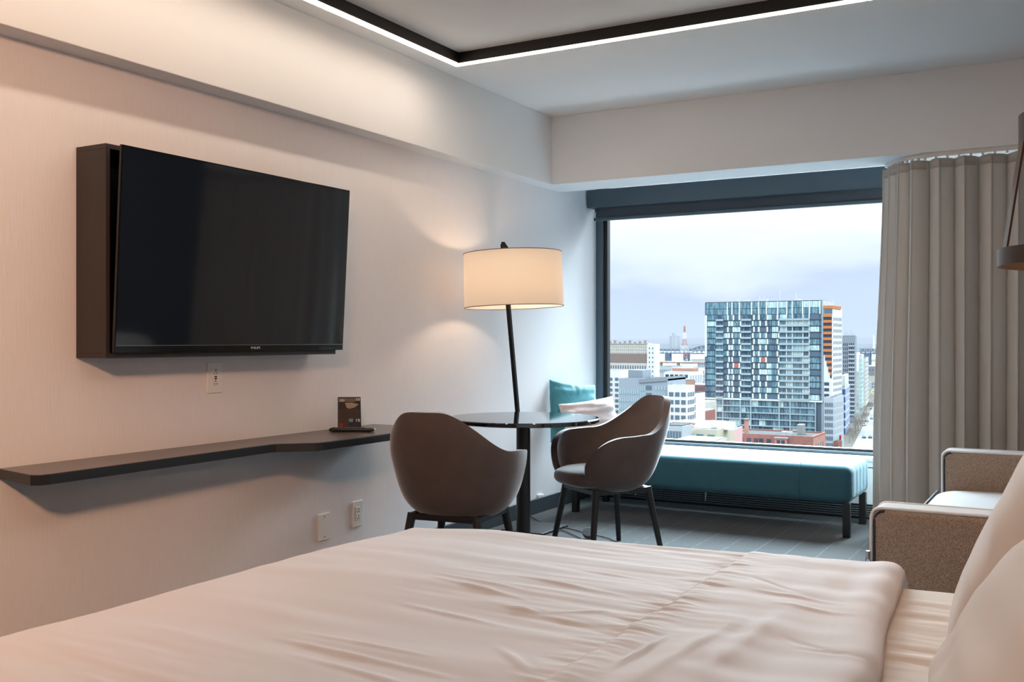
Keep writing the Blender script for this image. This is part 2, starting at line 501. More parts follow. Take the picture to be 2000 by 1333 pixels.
sm.tube([(sxx, -BD-0.001, 0.205), (sxx, -BD-0.001, 0.38), (sxx, -BD+0.012, 0.405), (sxx, -BD+0.04, 0.4155), (sxx, BD-0.03, 0.4155)], 0.0028, 6)
sm.build('seam', M_teal, bn, smooth=True)
for x in (-BL+0.03, BL-0.03):
    for y in (-BD+0.03, BD-0.03):
        MB().box((x-0.021, y-0.021, 0), (x+0.021, y+0.021, 0.2)).build('leg', M_black, bn, bevel=0.003)
for x in (-0.51, -0.03):
    MB().add([(x, -0.1, 0.2), (x+0.013, -0.1, 0.2), (x+0.009, -0.105, 0.13), (x+0.003, -0.105, 0.115), (x, -0.097, 0.2), (x+0.013, -0.097, 0.2), (x+0.009, -0.102, 0.13), (x+0.003, -0.102, 0.115)],
             [(0,1,2,3), (7,6,5,4), (0,4,5,1), (1,5,6,2), (2,6,7,3), (3,7,4,0)]).build('fabric_tag', M_white_plastic, bn)['label'] = 'white fabric tag hanging under the bench'

# ---------------------------------------------------------------- cushions and pillows
def pillow_mesh(wd, ht, th, seed, nu=56, wr=0.012, pinch=0.06, fr=4.0):
    m = MB()
    rnd = random.Random(seed); ox, oy = rnd.uniform(0, 90), rnd.uniform(0, 90)
    def side(sg):
        def fn(i, j):
            u, v = 2*i-1, 2*j-1
            bu = (1-abs(u)**2.6); bv = (1-abs(v)**2.6)
            t = (max(0, bu)*max(0, bv))**0.42
            # corners drawn out, edges drawn in
            px = u*(1 - pinch*(1-abs(v)**2)*abs(u)**3); py = v*(1 - pinch*(1-abs(u)**2)*abs(v)**3)
            r = sqrt(u*u+v*v)
            ang = math.atan2(v, u)
            wv = noise.noise(Vector((u*fr*0.35+ox, v*fr+oy, sg*3))) * wr*1.3
            wv += wr*0.8*noise.noise(Vector((ang*5+ox, r*1.2, oy))) * smooth01((r-0.35)*1.6)
            return (px*wd/2, sg*(th/2*t + wv*min(1, t*1.5)*(1 if t > 0 else 0)), py*ht/2)
        return fn
    m.grid(nu, nu, side(-1)); m.grid(nu, nu, side(1))
    return m
M_blush = velvet('blush_cloth', srgb(226, 208, 206), 0.7, 0.3, (1, 1, 1))
tc_ = tag(pillow_mesh(0.38, 0.43, 0.12, 3, wr=0.008).build('cushion', velvet('teal_cushion_cloth', srgb(70, 140, 152), 0.55, 0.6), None, weld=True, smooth=True),
    'square teal velvet cushion leaning in the corner at the end of the bench', 'cushion')
tc_.location = (-3.005, 6.11, 0.65); tc_.rotation_euler = (radians(-13), radians(7), radians(60))
pk = tag(pillow_mesh(0.42, 0.30, 0.11, 9, wr=0.008).build('cushion', M_blush, None, weld=True, smooth=True),
    'oblong pale blush cushion in front of the teal cushion on the bench', 'cushion')
pk.location = (-2.838, 6.035, 0.603); pk.rotation_euler = (radians(-17), radians(-6), radians(55))

# ---------------------------------------------------------------- television in its wall box
M_boxwood = mat('dark_brown_laminate', srgb(52, 44, 42), 0.5, noise_amt=0.12, noise_scale=20, stretch=(1, 1, 0.1))
tb = thing('television_box', 'dark brown open wall box behind the television', 'wall box', (-3.138, 2.9625, 1.463))
hy, hz, dp, th = 0.6225, 0.379, 0.16, 0.018
MB().box((0, -hy, hz-th), (dp, hy, hz)).build('top_panel', M_boxwood, tb, bevel=0.0015)
MB().box((0, -hy, -hz), (dp, hy, -hz+th)).build('bottom_panel', M_boxwood, tb, bevel=0.0015)
MB().box((0, -hy, -hz+th), (dp, -hy+th, hz-th)).build('side_panel', M_boxwood, tb, bevel=0.0015)
MB().box((0, hy-th, -hz+th), (dp, hy, hz-th)).build('side_panel', M_boxwood, tb, bevel=0.0015)
MB().box((0, -hy+th, -hz+th), (0.012, hy-th, hz-th)).build('back_panel', M_black, tb)
M_screen = mat('screen_glass', srgb(24, 32, 42), 0.06, spec=1.0)
M_bezel = mat('black_gloss_bezel', srgb(14, 15, 17), 0.16)
tv = thing('television', 'large black flat television tilted forward on the wall', 'television', (-2.953, 2.9795, 1.103))
tv.rotation_euler = (0, radians(3.3), 0)
tw, thh = 0.626, 0.732
MB().box((-0.012, -tw, 0), (0.0, tw, thh)).build('bezel', M_bezel, tv, bevel=0.002)
MB().box((-0.045, -tw+0.12, 0.05), (-0.012, tw-0.12, thh-0.18)).build('rear_housing', M_black, tv, bevel=0.01)
MB().box((-0.16, -0.12, 0.25), (-0.045, 0.12, 0.45)).build('wall_mount', M_black, tv, bevel=0.004)
MB().box((0.0, -tw+0.006, 0.028), (0.0015, tw-0.006, thh-0.006)).build('screen', M_screen, tv)
MB().box((0.0, -tw+0.004, 0.0245), (0.0030, tw-0.004, 0.0275)).build('trim_strip', mat('chrome_strip', srgb(150, 150, 152), 0.2, metal=0.9), tv)
MB().box((0.0, -tw+0.003, 0.002), (0.0012, tw-0.003, 0.0245)).build('chin', M_bezel, tv)
# maker's lettering on the chin
fc = bpy.data.curves.new('lettering', 'FONT'); fc.body = 'PHILIPS'; fc.size = 0.0125; fc.align_x = 'CENTER'; fc.align_y = 'CENTER'; fc.extrude = 0.0003
fo = bpy.data.objects.new('lettering_curve', fc); COL.objects.link(fo)
bpy.context.view_layer.update()
fm = bpy.data.meshes.new_from_object(fo); bpy.data.objects.remove(fo)
fm.materials.clear(); fm.materials.append(mat('silver_lettering', srgb(225, 225, 228), 0.3, metal=0.2, emit=None))
q = inst(fm, 'lettering', tv, (0.0016, 0.065, 0.0135), (pi/2, 0, pi/2), (1.35, 1, 1)); q['label'] = 'silver maker lettering on the chin'
MB().box((0.0005, tw-0.17, 0.003), (0.002, tw-0.06, 0.012)).build('sensor_window', mat('sensor_plastic', srgb(40, 46, 50), 0.2), tv)

# ---------------------------------------------------------------- shelf along the wall
M_shelf = mat('dark_shelf_laminate', srgb(98, 86, 81), 0.30, spec=0.5, noise_amt=0.15, noise_scale=12, stretch=(10, 1, 1))
M_shelf_edge = mat('shelf_edge_band', srgb(28, 31, 35), 0.4)
sh = thing('wall_shelf', 'long dark floating shelf on the wall below the television', 'shelf', (-3.14, 3.0, 0.70))
prof = [(0.0, -0.955), (0.235, -1.0), (0.262, -0.985), (0.268, -0.955), (0.243, 0.075), (0.252, 0.10), (0.366, 0.215), (0.376, 0.25), (0.376, 1.08), (0, 1.08)]
MB().prism(prof, -0.015, 0.018).build('edge_band', M_shelf_edge, sh, bevel=0.002)
MB().prism([(x*0.996, y*0.9985) for x, y in prof], 0.0181, 0.0196).build('top_face', M_shelf, sh)

# remote and card on the shelf
rm = thing('remote_control', 'black remote control lying on the wall shelf', 'remote control', (-2.950, 3.67, 0.7196), radians(-60))
MB().box((-0.024, -0.105, 0.004), (0.024, 0.105, 0.020)).build('body', M_black, rm, bevel=0.007, segs=4)
MB().box((-0.02, -0.09, 0.0), (0.02, 0.09, 0.004)).build('underside', M_black, rm)
kb = MB()
for r in range(9):
    for c in (-1, 0, 1): kb.cbox((c*0.012, -0.085+r*0.017, 0.0205), (0.008, 0.010, 0.003))
stuff(kb.build('button', mat('grey_rubber', srgb(74, 76, 80), 0.6), rm))
MB().box((-0.02, 0.102, 0.006), (0.02, 0.107, 0.016)).build('end_cap', mat('silver_plastic', srgb(190, 190, 192), 0.3), rm)
cdv = thing('information_card', 'small upright printed card standing behind the remote on the shelf', 'card', (-3.053, 3.775, 0.7196), radians(34))
M_card = mat('card_stock', srgb(60, 54, 50), 0.5)
MB().box((-0.054, -0.001, 0.0), (0.054, 0.001, 0.155)).build('sheet', M_card, cdv)
MB().add([(-0.054, 0.001, 0.154), (0.054, 0.001, 0.154), (0.054, 0.05, 0.0), (-0.054, 0.05, 0.0), (-0.054, 0.003, 0.154), (0.054, 0.003, 0.154), (0.054, 0.052, 0.0), (-0.054, 0.052, 0.0)],
         [(0,1,2,3), (7,6,5,4), (0,4,5,1), (1,5,6,2), (2,6,7,3), (3,7,4,0)]).build('back_flap', M_card, cdv)
def pr(name, poly, c, y=-0.0012):
    n = len(poly)
    o = MB().add([(x, y, z) for x, z in poly]+[(x, y+0.0003, z) for x, z in poly], [tuple(range(n)), tuple(range(2*n-1, n-1, -1))]+[(k, n+k, n+(k+1) % n, (k+1) % n) for k in range(n)])
    return o.build(name, mat('print_'+name, srgb(*c), 0.45), cdv)
R4 = lambda x0, z0, x1, z1: [(x0, z0), (x1, z0), (x1, z1), (x0, z1)]
pr('room_photo', R4(-0.0525, 0.098, 0.0525, 0.153), (38, 38, 42))
pr('photo_wall', R4(-0.05, 0.132, 0.03, 0.149), (120, 112, 100), -0.0015)
pr('photo_window', R4(-0.045, 0.133, -0.022, 0.145), (186, 180, 168), -0.0018)
pr('photo_bed', [(-0.02, 0.127), (0.012, 0.129), (0.046, 0.120), (0.026, 0.105), (0.002, 0.099), (-0.012, 0.104)], (176, 160, 140), -0.0018)
pr('photo_frame', R4(0.032, 0.138, 0.051, 0.149), (222, 220, 214), -0.0018)
pr('photo_frame_mark', R4(0.037, 0.1415, 0.046, 0.1455), (70, 70, 72), -0.0021)
pr('dining_photo', R4(-0.0525, 0.012, -0.004, 0.052), (74, 54, 56))
pr('red_dish', [(-0.046, 0.018), (-0.038, 0.014), (-0.030, 0.018), (-0.029, 0.027), (-0.038, 0.031), (-0.046, 0.027)], (176, 40, 44), -0.0016)
pr('city_photo', R4(-0.002, 0.012, 0.0525, 0.052), (34, 46, 66))
pr('photo_sky', [(-0.001, 0.036), (0.018, 0.036), (0.020, 0.051), (-0.001, 0.051)], (126, 160, 190), -0.0016)
pr('photo_cloud', R4(0.032, 0.036, 0.0515, 0.050), (196, 198, 204), -0.0016)
pr('photo_tower', [(0.036, 0.034), (0.042, 0.034), (0.0415, 0.044), (0.039, 0.048), (0.0365, 0.044)], (30, 32, 40), -0.0019)

# ---------------------------------------------------------------- wall plates
def plate(label, y, z, name='power_outlet', cat='outlet', blank=False, hd=0.064, wd=0.041):
    t = thing(name, label, cat, (XL, y, z))
    MB().box((0, -wd, -hd), (0.007, wd, hd)).build('cover_plate', M_white_plastic, t, bevel=0.003, segs=3)
    if blank:
        for s in (-1, 1): MB().cyl((0.0065, 0, s*0.048), (0.008, 0, s*0.048), 0.0035, n=12).build('screw', mat('screw_head', srgb(140, 140, 142), 0.3, metal=0.7), t)
        return t
    MB().box((0.006, -0.0165, -0.034), (0.0095, 0.0165, 0.034)).build('socket_face', M_white_plastic, t, bevel=0.0012)
    return t
def slots(t, items):
    for kind, y, z in items:
        if kind == 'slot': o = MB().cbox((0.0096, y, z), (0.0012, 0.0028, 0.008))
        elif kind == 'ground': o = MB().cyl((0.0092, y, z), (0.0102, y, z), 0.0032, n=12)
        else: o = MB().cbox((0.0098, y, z), (0.002, 0.012, 0.0055))
        o.build({'slot': 'slot', 'ground': 'ground_hole', 'button': 'button'}[kind], M_dark_slot, t)
t = plate('white outlet plate with black test buttons just under the television', 2.998, 0.992)
slots(t, [('ground', 0.002, 0.030), ('slot', -0.006, 0.018), ('slot', 0.008, 0.018), ('button', 0.001, 0.004), ('button', 0.001, -0.004), ('ground', 0.001, -0.014), ('slot', -0.006, -0.026), ('slot', 0.008, -0.026)])
t = plate('blank white wall plate low on the wall, nearer the bed than the low outlet', 3.69, 0.258, 'blank_plate', 'wall plate', True)
t = plate('white double outlet low on the wall beside the blank plate', 3.942, 0.282)
slots(t, [('ground', 0.002, 0.024), ('slot', -0.006, 0.011), ('slot', 0.008, 0.011), ('ground', 0.002, -0.010), ('slot', -0.006, -0.023), ('slot', 0.008, -0.023)])
cc = thing('cable_clip', 'tiny white cable clip on the wall just above the baseboard near the window corner', 'clip', (XL, 5.87, 0.11))
MB().box((0, -0.03, -0.010), (0.010, 0.03, 0.010)).build('body', M_white_plastic, cc, bevel=0.003)
MB().cyl((0.006, 0.028, 0.0), (0.006, 0.05, -0.002), 0.004).build('cable_end', M_white_plastic, cc)
# ---------------------------------------------------------------- round table
M_tabletop = mat('black_glass_top', srgb(20, 21, 23), 0.06, spec=0.7)
TX, TY = -2.555, 4.60
tbl = thing('round_table', 'small round black table with a glossy top on one thick column', 'table', (TX, TY, 0))
MB().lathe([(0.0, 0.718), (0.392, 0.718), (0.40, 0.722), (0.40, 0.737), (0.396, 0.741), (0.0, 0.741)], 72, cap=False).build('table_top', M_tabletop, tbl, weld=True)
sharp_smooth(tbl.children[0], 30)
sharp_smooth(MB().cyl((0, 0, 0.012), (0, 0, 0.718), 0.037, n=32).build('column', M_black, tbl), 30)
sharp_smooth(MB().lathe([(0.0, 0.0), (0.235, 0.0), (0.235, 0.008), (0.06, 0.016), (0.0, 0.016)], 48, cap=False).build('base_plate', M_black, tbl, weld=True), 30)
MB().cyl((0, 0, 0.705), (0, 0, 0.718), 0.12, n=32).build('mounting_plate', M_black, tbl)

# ---------------------------------------------------------------- tub chairs
M_chair = mat('taupe_velvet', srgb(104, 90, 86), 0.6, sheen=0.9, spec=0.2, noise_amt=0.08, noise_scale=14, bump=0.12, bump_scale=900, sheen_tint=(0.95, 0.95, 1.0))
def chair_shell():
    PM = radians(141)
    def rim(a):
        d = abs(math.degrees(a))
        if d < 78:
            t = max(0, (d-12)/66); return 0.838 - 0.186*t*t*t*(t*(6*t-15)+10)
        if d < 98: return 0.652 - 0.006*(d-78)/20
        t = (d-98)/43
        return 0.440 + 0.206*sqrt(max(0, 1-t**2.0))
    zb = 0.365
    def fn(i, j):
        u = 2*i-1
        a = PM*(u + 0.10*u*(1-u*u)) if False else PM*math.copysign(1-(1-abs(u))**1.25, u)
        h = (rim(a)-zb)*j
        s = 0.56 + 0.21*(1-exp(-h/0.045)) + 0.23*(min(h, 0.36)/0.36)**0.9
        q = max(0, j-0.72)/0.28
        s *= 1 - 0.022*q*q
        k = 2.25
        ca, sa = cos(a), sin(a)
        r = 1.0/((abs(sa)/0.310)**k + (abs(ca)/(0.285 if ca > 0 else 0.325))**k)**(1/k)
        x, y = sa*r*s, -ca*r*s
        back = smooth01((cos(a)-0.1)/0.9)
        y -= back*0.075*(h/0.46)**1.3
        if h > 0.26: x *= 1 - 0.13*smooth01((h-0.26)/0.22)
        return (x, y+0.01, zb+h)
    m = MB().grid(80, 22, fn)
    # underside
    ring = [fn(i/79, 0) for i in range(80)]
    m.add(ring+[(0, 0.02, zb-0.004)], [(i, i+1, 80) for i in range(79)] + [(79, 0, 80)])
    return m
def chair_cushion():
    def fn(i, j):
        a = 2*pi*i; b = pi*(j-0.5)
        pw = lambda c, e: math.copysign(abs(c)**e, c)
        cb = pw(cos(b), 0.5); sb = pw(sin(b), 0.75)
        ex = 0.72
        x = 0.212*pw(cos(a), ex)*cb; y = 0.232*pw(sin(a), ex)*cb
        z = 0.050*sb
        z += 0.012*(1-(x*x+y*y)/0.07) if sb > 0 else 0
        return (x, y+0.045, 0.412+z)
    return MB().grid(48, 16, fn, closed_u=True)
def make_chair(name, label):
    t = thing(name, label, 'chair')
    sh_ = chair_shell().build('shell', M_chair, t, weld=True, smooth=True)
    md = sh_.modifiers.new('thickness', 'SOLIDIFY'); md.thickness = 0.036; md.offset = 0.0
    md = sh_.modifiers.new('bevel', 'BEVEL'); md.width = 0.017; md.segments = 4; md.limit_method = 'ANGLE'; md.angle_limit = radians(55)
    chair_cushion().build('seat', M_chair, t, weld=True, smooth=True)
    fr_ = MB()
    for s in (-1, 1):
        fr_.box((s*0.165-0.014, -0.165, 0.335), (s*0.165+0.014, 0.165, 0.362)); fr_.box((-0.165, s*0.165-0.014, 0.335), (0.165, s*0.165+0.014, 0.362))
    fr_.build('seat_frame', M_black, t, bevel=0.003)
    lg = MB().cyl((0, 0, 0), (0.057, 0.055, -0.362), 0.021, 0.0135, n=16).mesh('leg')
    lg.materials.append(M_blackwood); lg.polygons.foreach_set('use_smooth', [True]*len(lg.polygons)); lg.set_sharp_from_angle(angle=radians(40))
    for sx in (-1, 1):
        for sy in (-1, 1):
            inst(lg, 'leg', t, (sx*0.160, sy*0.160, 0.362), (0, 0, 0), (sx, sy, 1))
    return t
c1 = make_chair('tub_chair', 'taupe velvet tub chair facing the table, its seat and inside in view beside the bench')
c1.location = (-2.245, 4.97, 0); c1.rotation_euler = (0, 0, radians(145.5)); c1['group'] = 'tub chairs at the round table'
def copy_thing(r, name=None):
    n = r.copy(); COL.objects.link(n)
    for ch in list(r.children):
        c = ch.copy(); COL.objects.link(c); c.parent = n
        for g in list(ch.children):
            d = g.copy(); COL.objects.link(d); d.parent = c
    return n
c2 = copy_thing(c1)
c2.location = (-2.507, 3.90, 0); c2.rotation_euler = (0, 0, radians(7.7))
c2['label'] = 'taupe velvet tub chair seen from behind, nearest the foot of the bed'

# ---------------------------------------------------------------- floor lamp
lp = thing('floor_lamp', 'black leaning floor lamp with a cream drum shade beside the table', 'lamp', (-2.88, 5.33, 0))
MB().box((-0.14, -0.17, 0.0), (0.14, 0.17, 0.014)).build('base_plate', M_black, lp, bevel=0.003)
M_polematte = mat('matt_black_pole', srgb(14, 14, 15), 0.7, spec=0.2)
shc = Vector((-2.755, 4.845, 0)) - Vector((-2.88, 5.33, 0))
apex = Vector((-0.03, -0.335, 1.705))
MB().cyl((-0.045, -0.01, 0.012), apex, 0.0150, square=True).build('pole', M_polematte, lp)
ap2 = Vector((shc.x, shc.y, 1.60))
MB().cyl(apex+Vector((-0.004, 0.006, 0.004)), ap2, 0.0135, square=True).build('arm', M_polematte, lp)
def shade_material():
    m = bpy.data.materials.new('cream_shade_cloth'); m.use_nodes = True
    t = m.node_tree; t.nodes.clear()
    d = t.nodes.new('ShaderNodeBsdfDiffuse'); d.inputs[0].default_value = (0.80, 0.74, 0.68, 1)
    tl = t.nodes.new('ShaderNodeBsdfTranslucent'); tl.inputs[0].default_value = (0.80, 0.70, 0.58, 1)
    mx = t.nodes.new('ShaderNodeMixShader'); mx.inputs[0].default_value = 0.32
    o = t.nodes.new('ShaderNodeOutputMaterial')
    t.links.new(d.outputs[0], mx.inputs[1]); t.links.new(tl.outputs[0], mx.inputs[2]); t.links.new(mx.outputs[0], o.inputs[0])
    return m
SR, SH = 0.278, 0.30
so = MB().lathe([(SR*0.985, SH/2), (SR, -SH/2)], 72, cap=False).build('lamp_shade', shade_material(), lp, (shc.x, shc.y, 1.483), (0, radians(-2.0), 0), smooth=True)
M_trim = mat('shade_trim', srgb(120, 92, 72), 0.6)
for zz, rr in ((SH/2, SR*0.985), (-SH/2, SR)):
    MB().tube([(rr*cos(2*pi*k/72), rr*sin(2*pi*k/72), zz) for k in range(72)], 0.0022, 6, closed=True).build('shade_trim', M_trim, so, smooth=True)
spd = MB()
for k in range(3):
    a = 2*pi*k/3+0.4; spd.cyl((0.015*cos(a), 0.015*sin(a), SH/2-0.03), (SR*0.98*cos(a), SR*0.98*sin(a), SH/2-0.006), 0.002, n=6)
spd.cyl((0, 0, SH/2-0.045), (0, 0, SH/2-0.02), 0.018, n=16)
spd.build('spider', M_black, so)
MB().cyl((0, 0, 0.045), (0, 0, SH/2-0.04), 0.018, n=16).build('socket', M_black, so)
sharp_smooth(MB().lathe([(0.0, -0.035), (0.018, -0.03), (0.029, -0.012), (0.03, 0.0), (0.026, 0.02), (0.014, 0.045)], 24, cap=False).build('bulb',
    mat('warm_bulb', (1, 0.85, 0.6), 0.4, emit=(1.0, 0.70, 0.46), emit_s=56.0), so), 60)
# flex with a foot switch lying on the carpet
def fp(u, v, z=0.006):
    p = ground_point(u, v, z); return (p.x+2.88, p.y-5.33, z)
def spline(pts, n=8):
    out = []
    P = [Vector(p) for p in pts]
    for i in range(len(P)-1):
        a = P[max(0, i-1)]; b = P[i]; c = P[i+1]; d = P[min(len(P)-1, i+2)]
        for k in range(n):
            t = k/n
            out.append(0.5*((2*b)+(c-a)*t+(2*a-5*b+4*c-d)*t*t+(3*b-a-3*c+d)*t**3))
    out.append(P[-1]); return out
M_cord = mat('grey_cord', srgb(92, 96, 100), 0.4)
MB().tube(spline([fp(1022, 994), fp(1040, 1010), fp(1058, 1020), fp(1078, 1025), fp(1098, 1029), fp(1118, 1034), fp(1140, 1040)]), 0.0035, 8).build('cord', M_cord, lp, smooth=True)
MB().tube(spline([fp(1160, 1045), fp(1170, 1047), fp(1192, 1053), fp(1216, 1066)]), 0.0035, 8).build('cord', M_cord, lp, smooth=True)
MB().tube(spline([fp(1088, 1034), fp(1104, 1038), fp(1120, 1045), fp(1136, 1053), fp(1150, 1066)]), 0.0035, 8).build('cord', M_cord, lp, smooth=True)
fs_ = fp(1149, 1045, 0.02)
fs = MB().cyl((0, 0, -0.011), (0, 0, 0.011), 0.034, n=28).build('foot_switch', mat('grey_switch_plastic', srgb(104, 108, 114), 0.35), lp, (fs_[0], fs_[1], 0.030), (radians(42), 0, radians(25)), bevel=0.004, segs=3)
for x in (-0.014, 0.014):
    MB().cyl((x, 0, 0.0105), (x, 0, 0.0122), 0.0025, n=8).build('button', M_black, fs)

# ---------------------------------------------------------------- sofa
def woven_material():
    m = bpy.data.materials.new('tan_woven_cloth'); m.use_nodes = True
    t = m.node_tree; b = t.nodes['Principled BSDF']
    b.inputs['Roughness'].default_value = 0.8; b.inputs['Specular IOR Level'].default_value = 0.2
    b.inputs['Sheen Weight'].default_value = 0.25
    tcn = t.nodes.new('ShaderNodeTexCoord')
    mpn = t.nodes.new('ShaderNodeMapping'); mpn.inputs['Rotation'].default_value = (0.0, radians(45), 0.0)
    t.links.new(tcn.outputs['Object'], mpn.inputs[0])
    ch = t.nodes.new('ShaderNodeTexVoronoi'); ch.inputs['Scale'].default_value = 400
    t.links.new(mpn.outputs[0], ch.inputs['Vector'])
    r = t.nodes.new('ShaderNodeValToRGB')
    r.color_ramp.elements[0].position = 0.15; r.color_ramp.elements[0].color = (*srgb(204, 182, 162), 1)
    r.color_ramp.elements[1].position = 0.62; r.color_ramp.elements[1].color = (*srgb(146, 126, 113), 1)
    t.links.new(ch.outputs['Distance'], r.inputs[0]); t.links.new(r.outputs[0], b.inputs['Base Color'])
    bp = t.nodes.new('ShaderNodeBump'); bp.inputs['Strength'].default_value = 0.5; bp.inputs['Distance'].default_value = 0.002
    t.links.new(ch.outputs['Distance'], bp.inputs['Height']); t.links.new(bp.outputs[0], b.inputs['Normal'])
    return m
M_woven = woven_material()
M_sofa = mat('pale_grey_linen', srgb(206, 208, 212), 0.8, sheen=0.3, noise_amt=0.06, noise_scale=1.0, stretch=(30, 300, 300), bump=0.2, bump_scale=400)
M_navy = mat('navy_welt', srgb(38, 44, 56), 0.6)
M_piping = mat('white_piping', srgb(232, 232, 234), 0.6)
sx0, sx1, sy0, sy1 = -0.585, 0.44, 3.28, 5.25
sf = thing('sofa', 'sofa with tan woven arms, white piping and a pale grey seat by the curtain', 'sofa', (-0.08, 4.265, 0))
def arm(ya, yb):
    r = 0.03
    x0, x1, z0, z1 = sx0+0.08+0.012, sx1+0.08, 0.10, 0.622
    # side outline: front top corner softly rounded
    out = [(x0, z0), (x0, z1-r)] + [(x0+r-r*cos(a), z1-r+r*sin(a)) for a in (pi/8, pi/4, 3*pi/8, pi/2)] + [(x1, z1+0.0), (x1, z0)]
    n = len(out)
    a0, a1 = ya-4.265, yb-4.265
    m = MB().add([(x, a0, z) for x, z in out]+[(x, a1, z) for x, z in out],
        [tuple(range(n)), tuple(range(2*n-1, n-1, -1))]+[(k, n+k, n+(k+1) % n, (k+1) % n) for k in range(n)])
    o = m.build('arm', M_woven, sf, bevel=0.016, segs=4); sharp_smooth(o, 50)
    # pale boxing strip over the front and the top, piped on both edges
    run = out[:6] + [(x1, z1)]
    fine = [Vector((x, 0, z)) for x, z in run]
    strip = MB(); vs = []
    for q in range(len(run)):
        pa = fine[max(0, q-1)]; pb = fine[min(len(run)-1, q+1)]
        d = (pb-pa).normalized(); nn = Vector((-d.z, 0, d.x))*0.003
        for yy in (a0+0.010, a1-0.010):
            vs += [(run[q][0], yy, run[q][1]), (run[q][0]+nn.x, yy, run[q][1]+nn.z)]
    fs = []
    for q in range(len(run)-1):
        i0, i1 = 4*q, 4*q+4
        fs += [(i0+1, i0+3, i1+3, i1+1), (i0, i1, i1+2, i0+2), (i0, i0+1, i1+1, i1), (i0+2, i1+2, i1+3, i0+3)]
    strip.add(vs, fs).build('boxing_strip', M_sofa, o)
    dense = []
    for q0, q1 in zip(run, run[1:]):
        for k in range(4): dense.append((q0[0]+(q1[0]-q0[0])*k/4, q0[1]+(q1[1]-q0[1])*k/4))
    dense.append(run[-1])
    for yy, sg in ((a0+0.006, 1), (a1-0.006, -1)):
        MB().tube([(x-0.001, yy, z+0.001) for x, z in dense], 0.0052, 8).build('piping', M_piping, o, smooth=True)
        MB().tube([(x+0.009, yy-sg*0.006, z-0.007) for x, z in out[:6]], 0.0036, 8).build('welt', M_navy, o, smooth=True)
    return o
arm(sy0, sy0+0.13); arm(sy1-0.13, sy1)
b0, b1 = sy0+0.135-4.265, sy1-0.135-4.265
MB().box((sx0+0.11, b0, 0.10), (sx1+0.08, b1, 0.30)).build('seat_base', M_woven, sf, bevel=0.01)
MB().box((0.28, b0, 0.30), (sx1+0.08, b1, 0.80)).build('backrest', M_sofa, sf, bevel=0.03, segs=4)
mid = (b0+b1)/2
def soft_box(lo, hi, r=0.035, dome=0.012):
    lo, hi = Vector(lo), Vector(hi); c = (lo+hi)/2; h = (hi-lo)/2
    def fn(i, j):
        a = 2*pi*i; b = pi*(j-0.5)
        pw = lambda q, e: math.copysign(abs(q)**e, q)
        x, y, z = h.x*pw(cos(a), .25)*pw(cos(b), .3), h.y*pw(sin(a), .25)*pw(cos(b), .3), h.z*pw(sin(b), .45)
        if z > 0: z += dome*(1-(x/h.x)**2)*(1-(y/h.y)**2)
        return (c.x+x, c.y+y, c.z+z)
    return MB().grid(96, 28, fn, closed_u=True)
for ya, yb in ((b0+0.003, mid-0.003), (mid+0.003, b1-0.003)):
    o = soft_box((sx0+0.07, ya, 0.302), (0.29, yb, 0.456)).build('seat_cushion', M_sofa, sf, weld=True, smooth=True)
    MB().tube([(sx0+0.076, ya+0.03+(yb-ya-0.06)*k/10, 0.434) for k in range(11)], 0.006, 8).build('piping', M_navy, o, smooth=True)
    o = soft_box((0.10, ya, 0.465), (0.285, yb, 0.84)).build('back_cushion', M_sofa, sf, weld=True, smooth=True)
for x in (sx0+0.15, sx1+0.02):
    for y in (b0-0.08, b1+0.08): MB().cyl((x, y, 0), (x, y, 0.10), 0.018, 0.025, n=16).build('leg', M_blackwood, sf)
zp = MB(); zp.cyl((sx0+0.083, sy0-4.265-0.004, 0.462), (sx0+0.083, sy0-4.265-0.004, 0.487), 0.006, n=10)
zp.tube([(sx0+0.083+0.008*cos(a), sy0-4.265-0.004, 0.452+0.012*sin(a)) for a in [k*pi/6 for k in range(12)]], 0.002, 6, closed=True)
zp.build('zip_pull', mat('steel', srgb(180, 182, 186), 0.3, metal=0.9), sf)

# ---------------------------------------------------------------- bed
M_linen = mat('white_bed_linen', srgb(214, 208, 210), 0.75, sheen=0.25, spec=0.2, bump=0.06, bump_scale=900)
M_sheet = mat('white_sheet', srgb(212, 200, 191), 0.75, sheen=0.2, spec=0.2)
bx0, bx1, by0, by1 = -1.64, 0.36, 0.40, 2.44
bd = thing('bed', 'wide bed with a white fitted sheet, filling the foreground', 'bed', (-0.64, 1.42, 0))
def y_far(x): return 2.438 + (x+1.63)*0.104
ml = MB().prism([(bx0+0.64, by0-1.42), (bx1+0.64, by0-1.42), (bx1+0.64, y_far(0.0)-0.05-1.42), (bx0+0.64, y_far(bx0)-0.06-1.42)], 0.30, 0.572).build('mattress', M_sheet, bd)
bm = bmesh.new(); bm.from_mesh(ml.data)
bmesh.ops.bevel(bm, geom=list(bm.edges), offset=0.04, segments=4, profile=0.6, affect='EDGES')
bm.to_mesh(ml.data); bm.free(); sharp_smooth(ml, 60)
def sheet_pt(i, j):
    x = -0.60 + i*0.94; y = by0+0.03 + j*(y_far(min(x, 0))-0.08-by0-0.03)
    e = smooth01(min(j, 1-j)*14)
    z = 0.574 + 0.006*noise.noise(Vector((x*3, y*22, 1)))*e + 0.005*noise.noise(Vector((x*5, y*50, 5)))*e - 0.012*(1-e)
    return (x+0.64, y-1.42, z)
MB().grid(60, 160, sheet_pt).build('fitted_sheet', M_sheet, bd, smooth=True, solid=0.003)
MB().box((bx0+0.70, by0-1.36, 0.06), (bx1+0.60, by1-1.48, 0.30)).build('base', mat('bed_base_cloth', srgb(70, 64, 60), 0.8), bd, bevel=0.01)
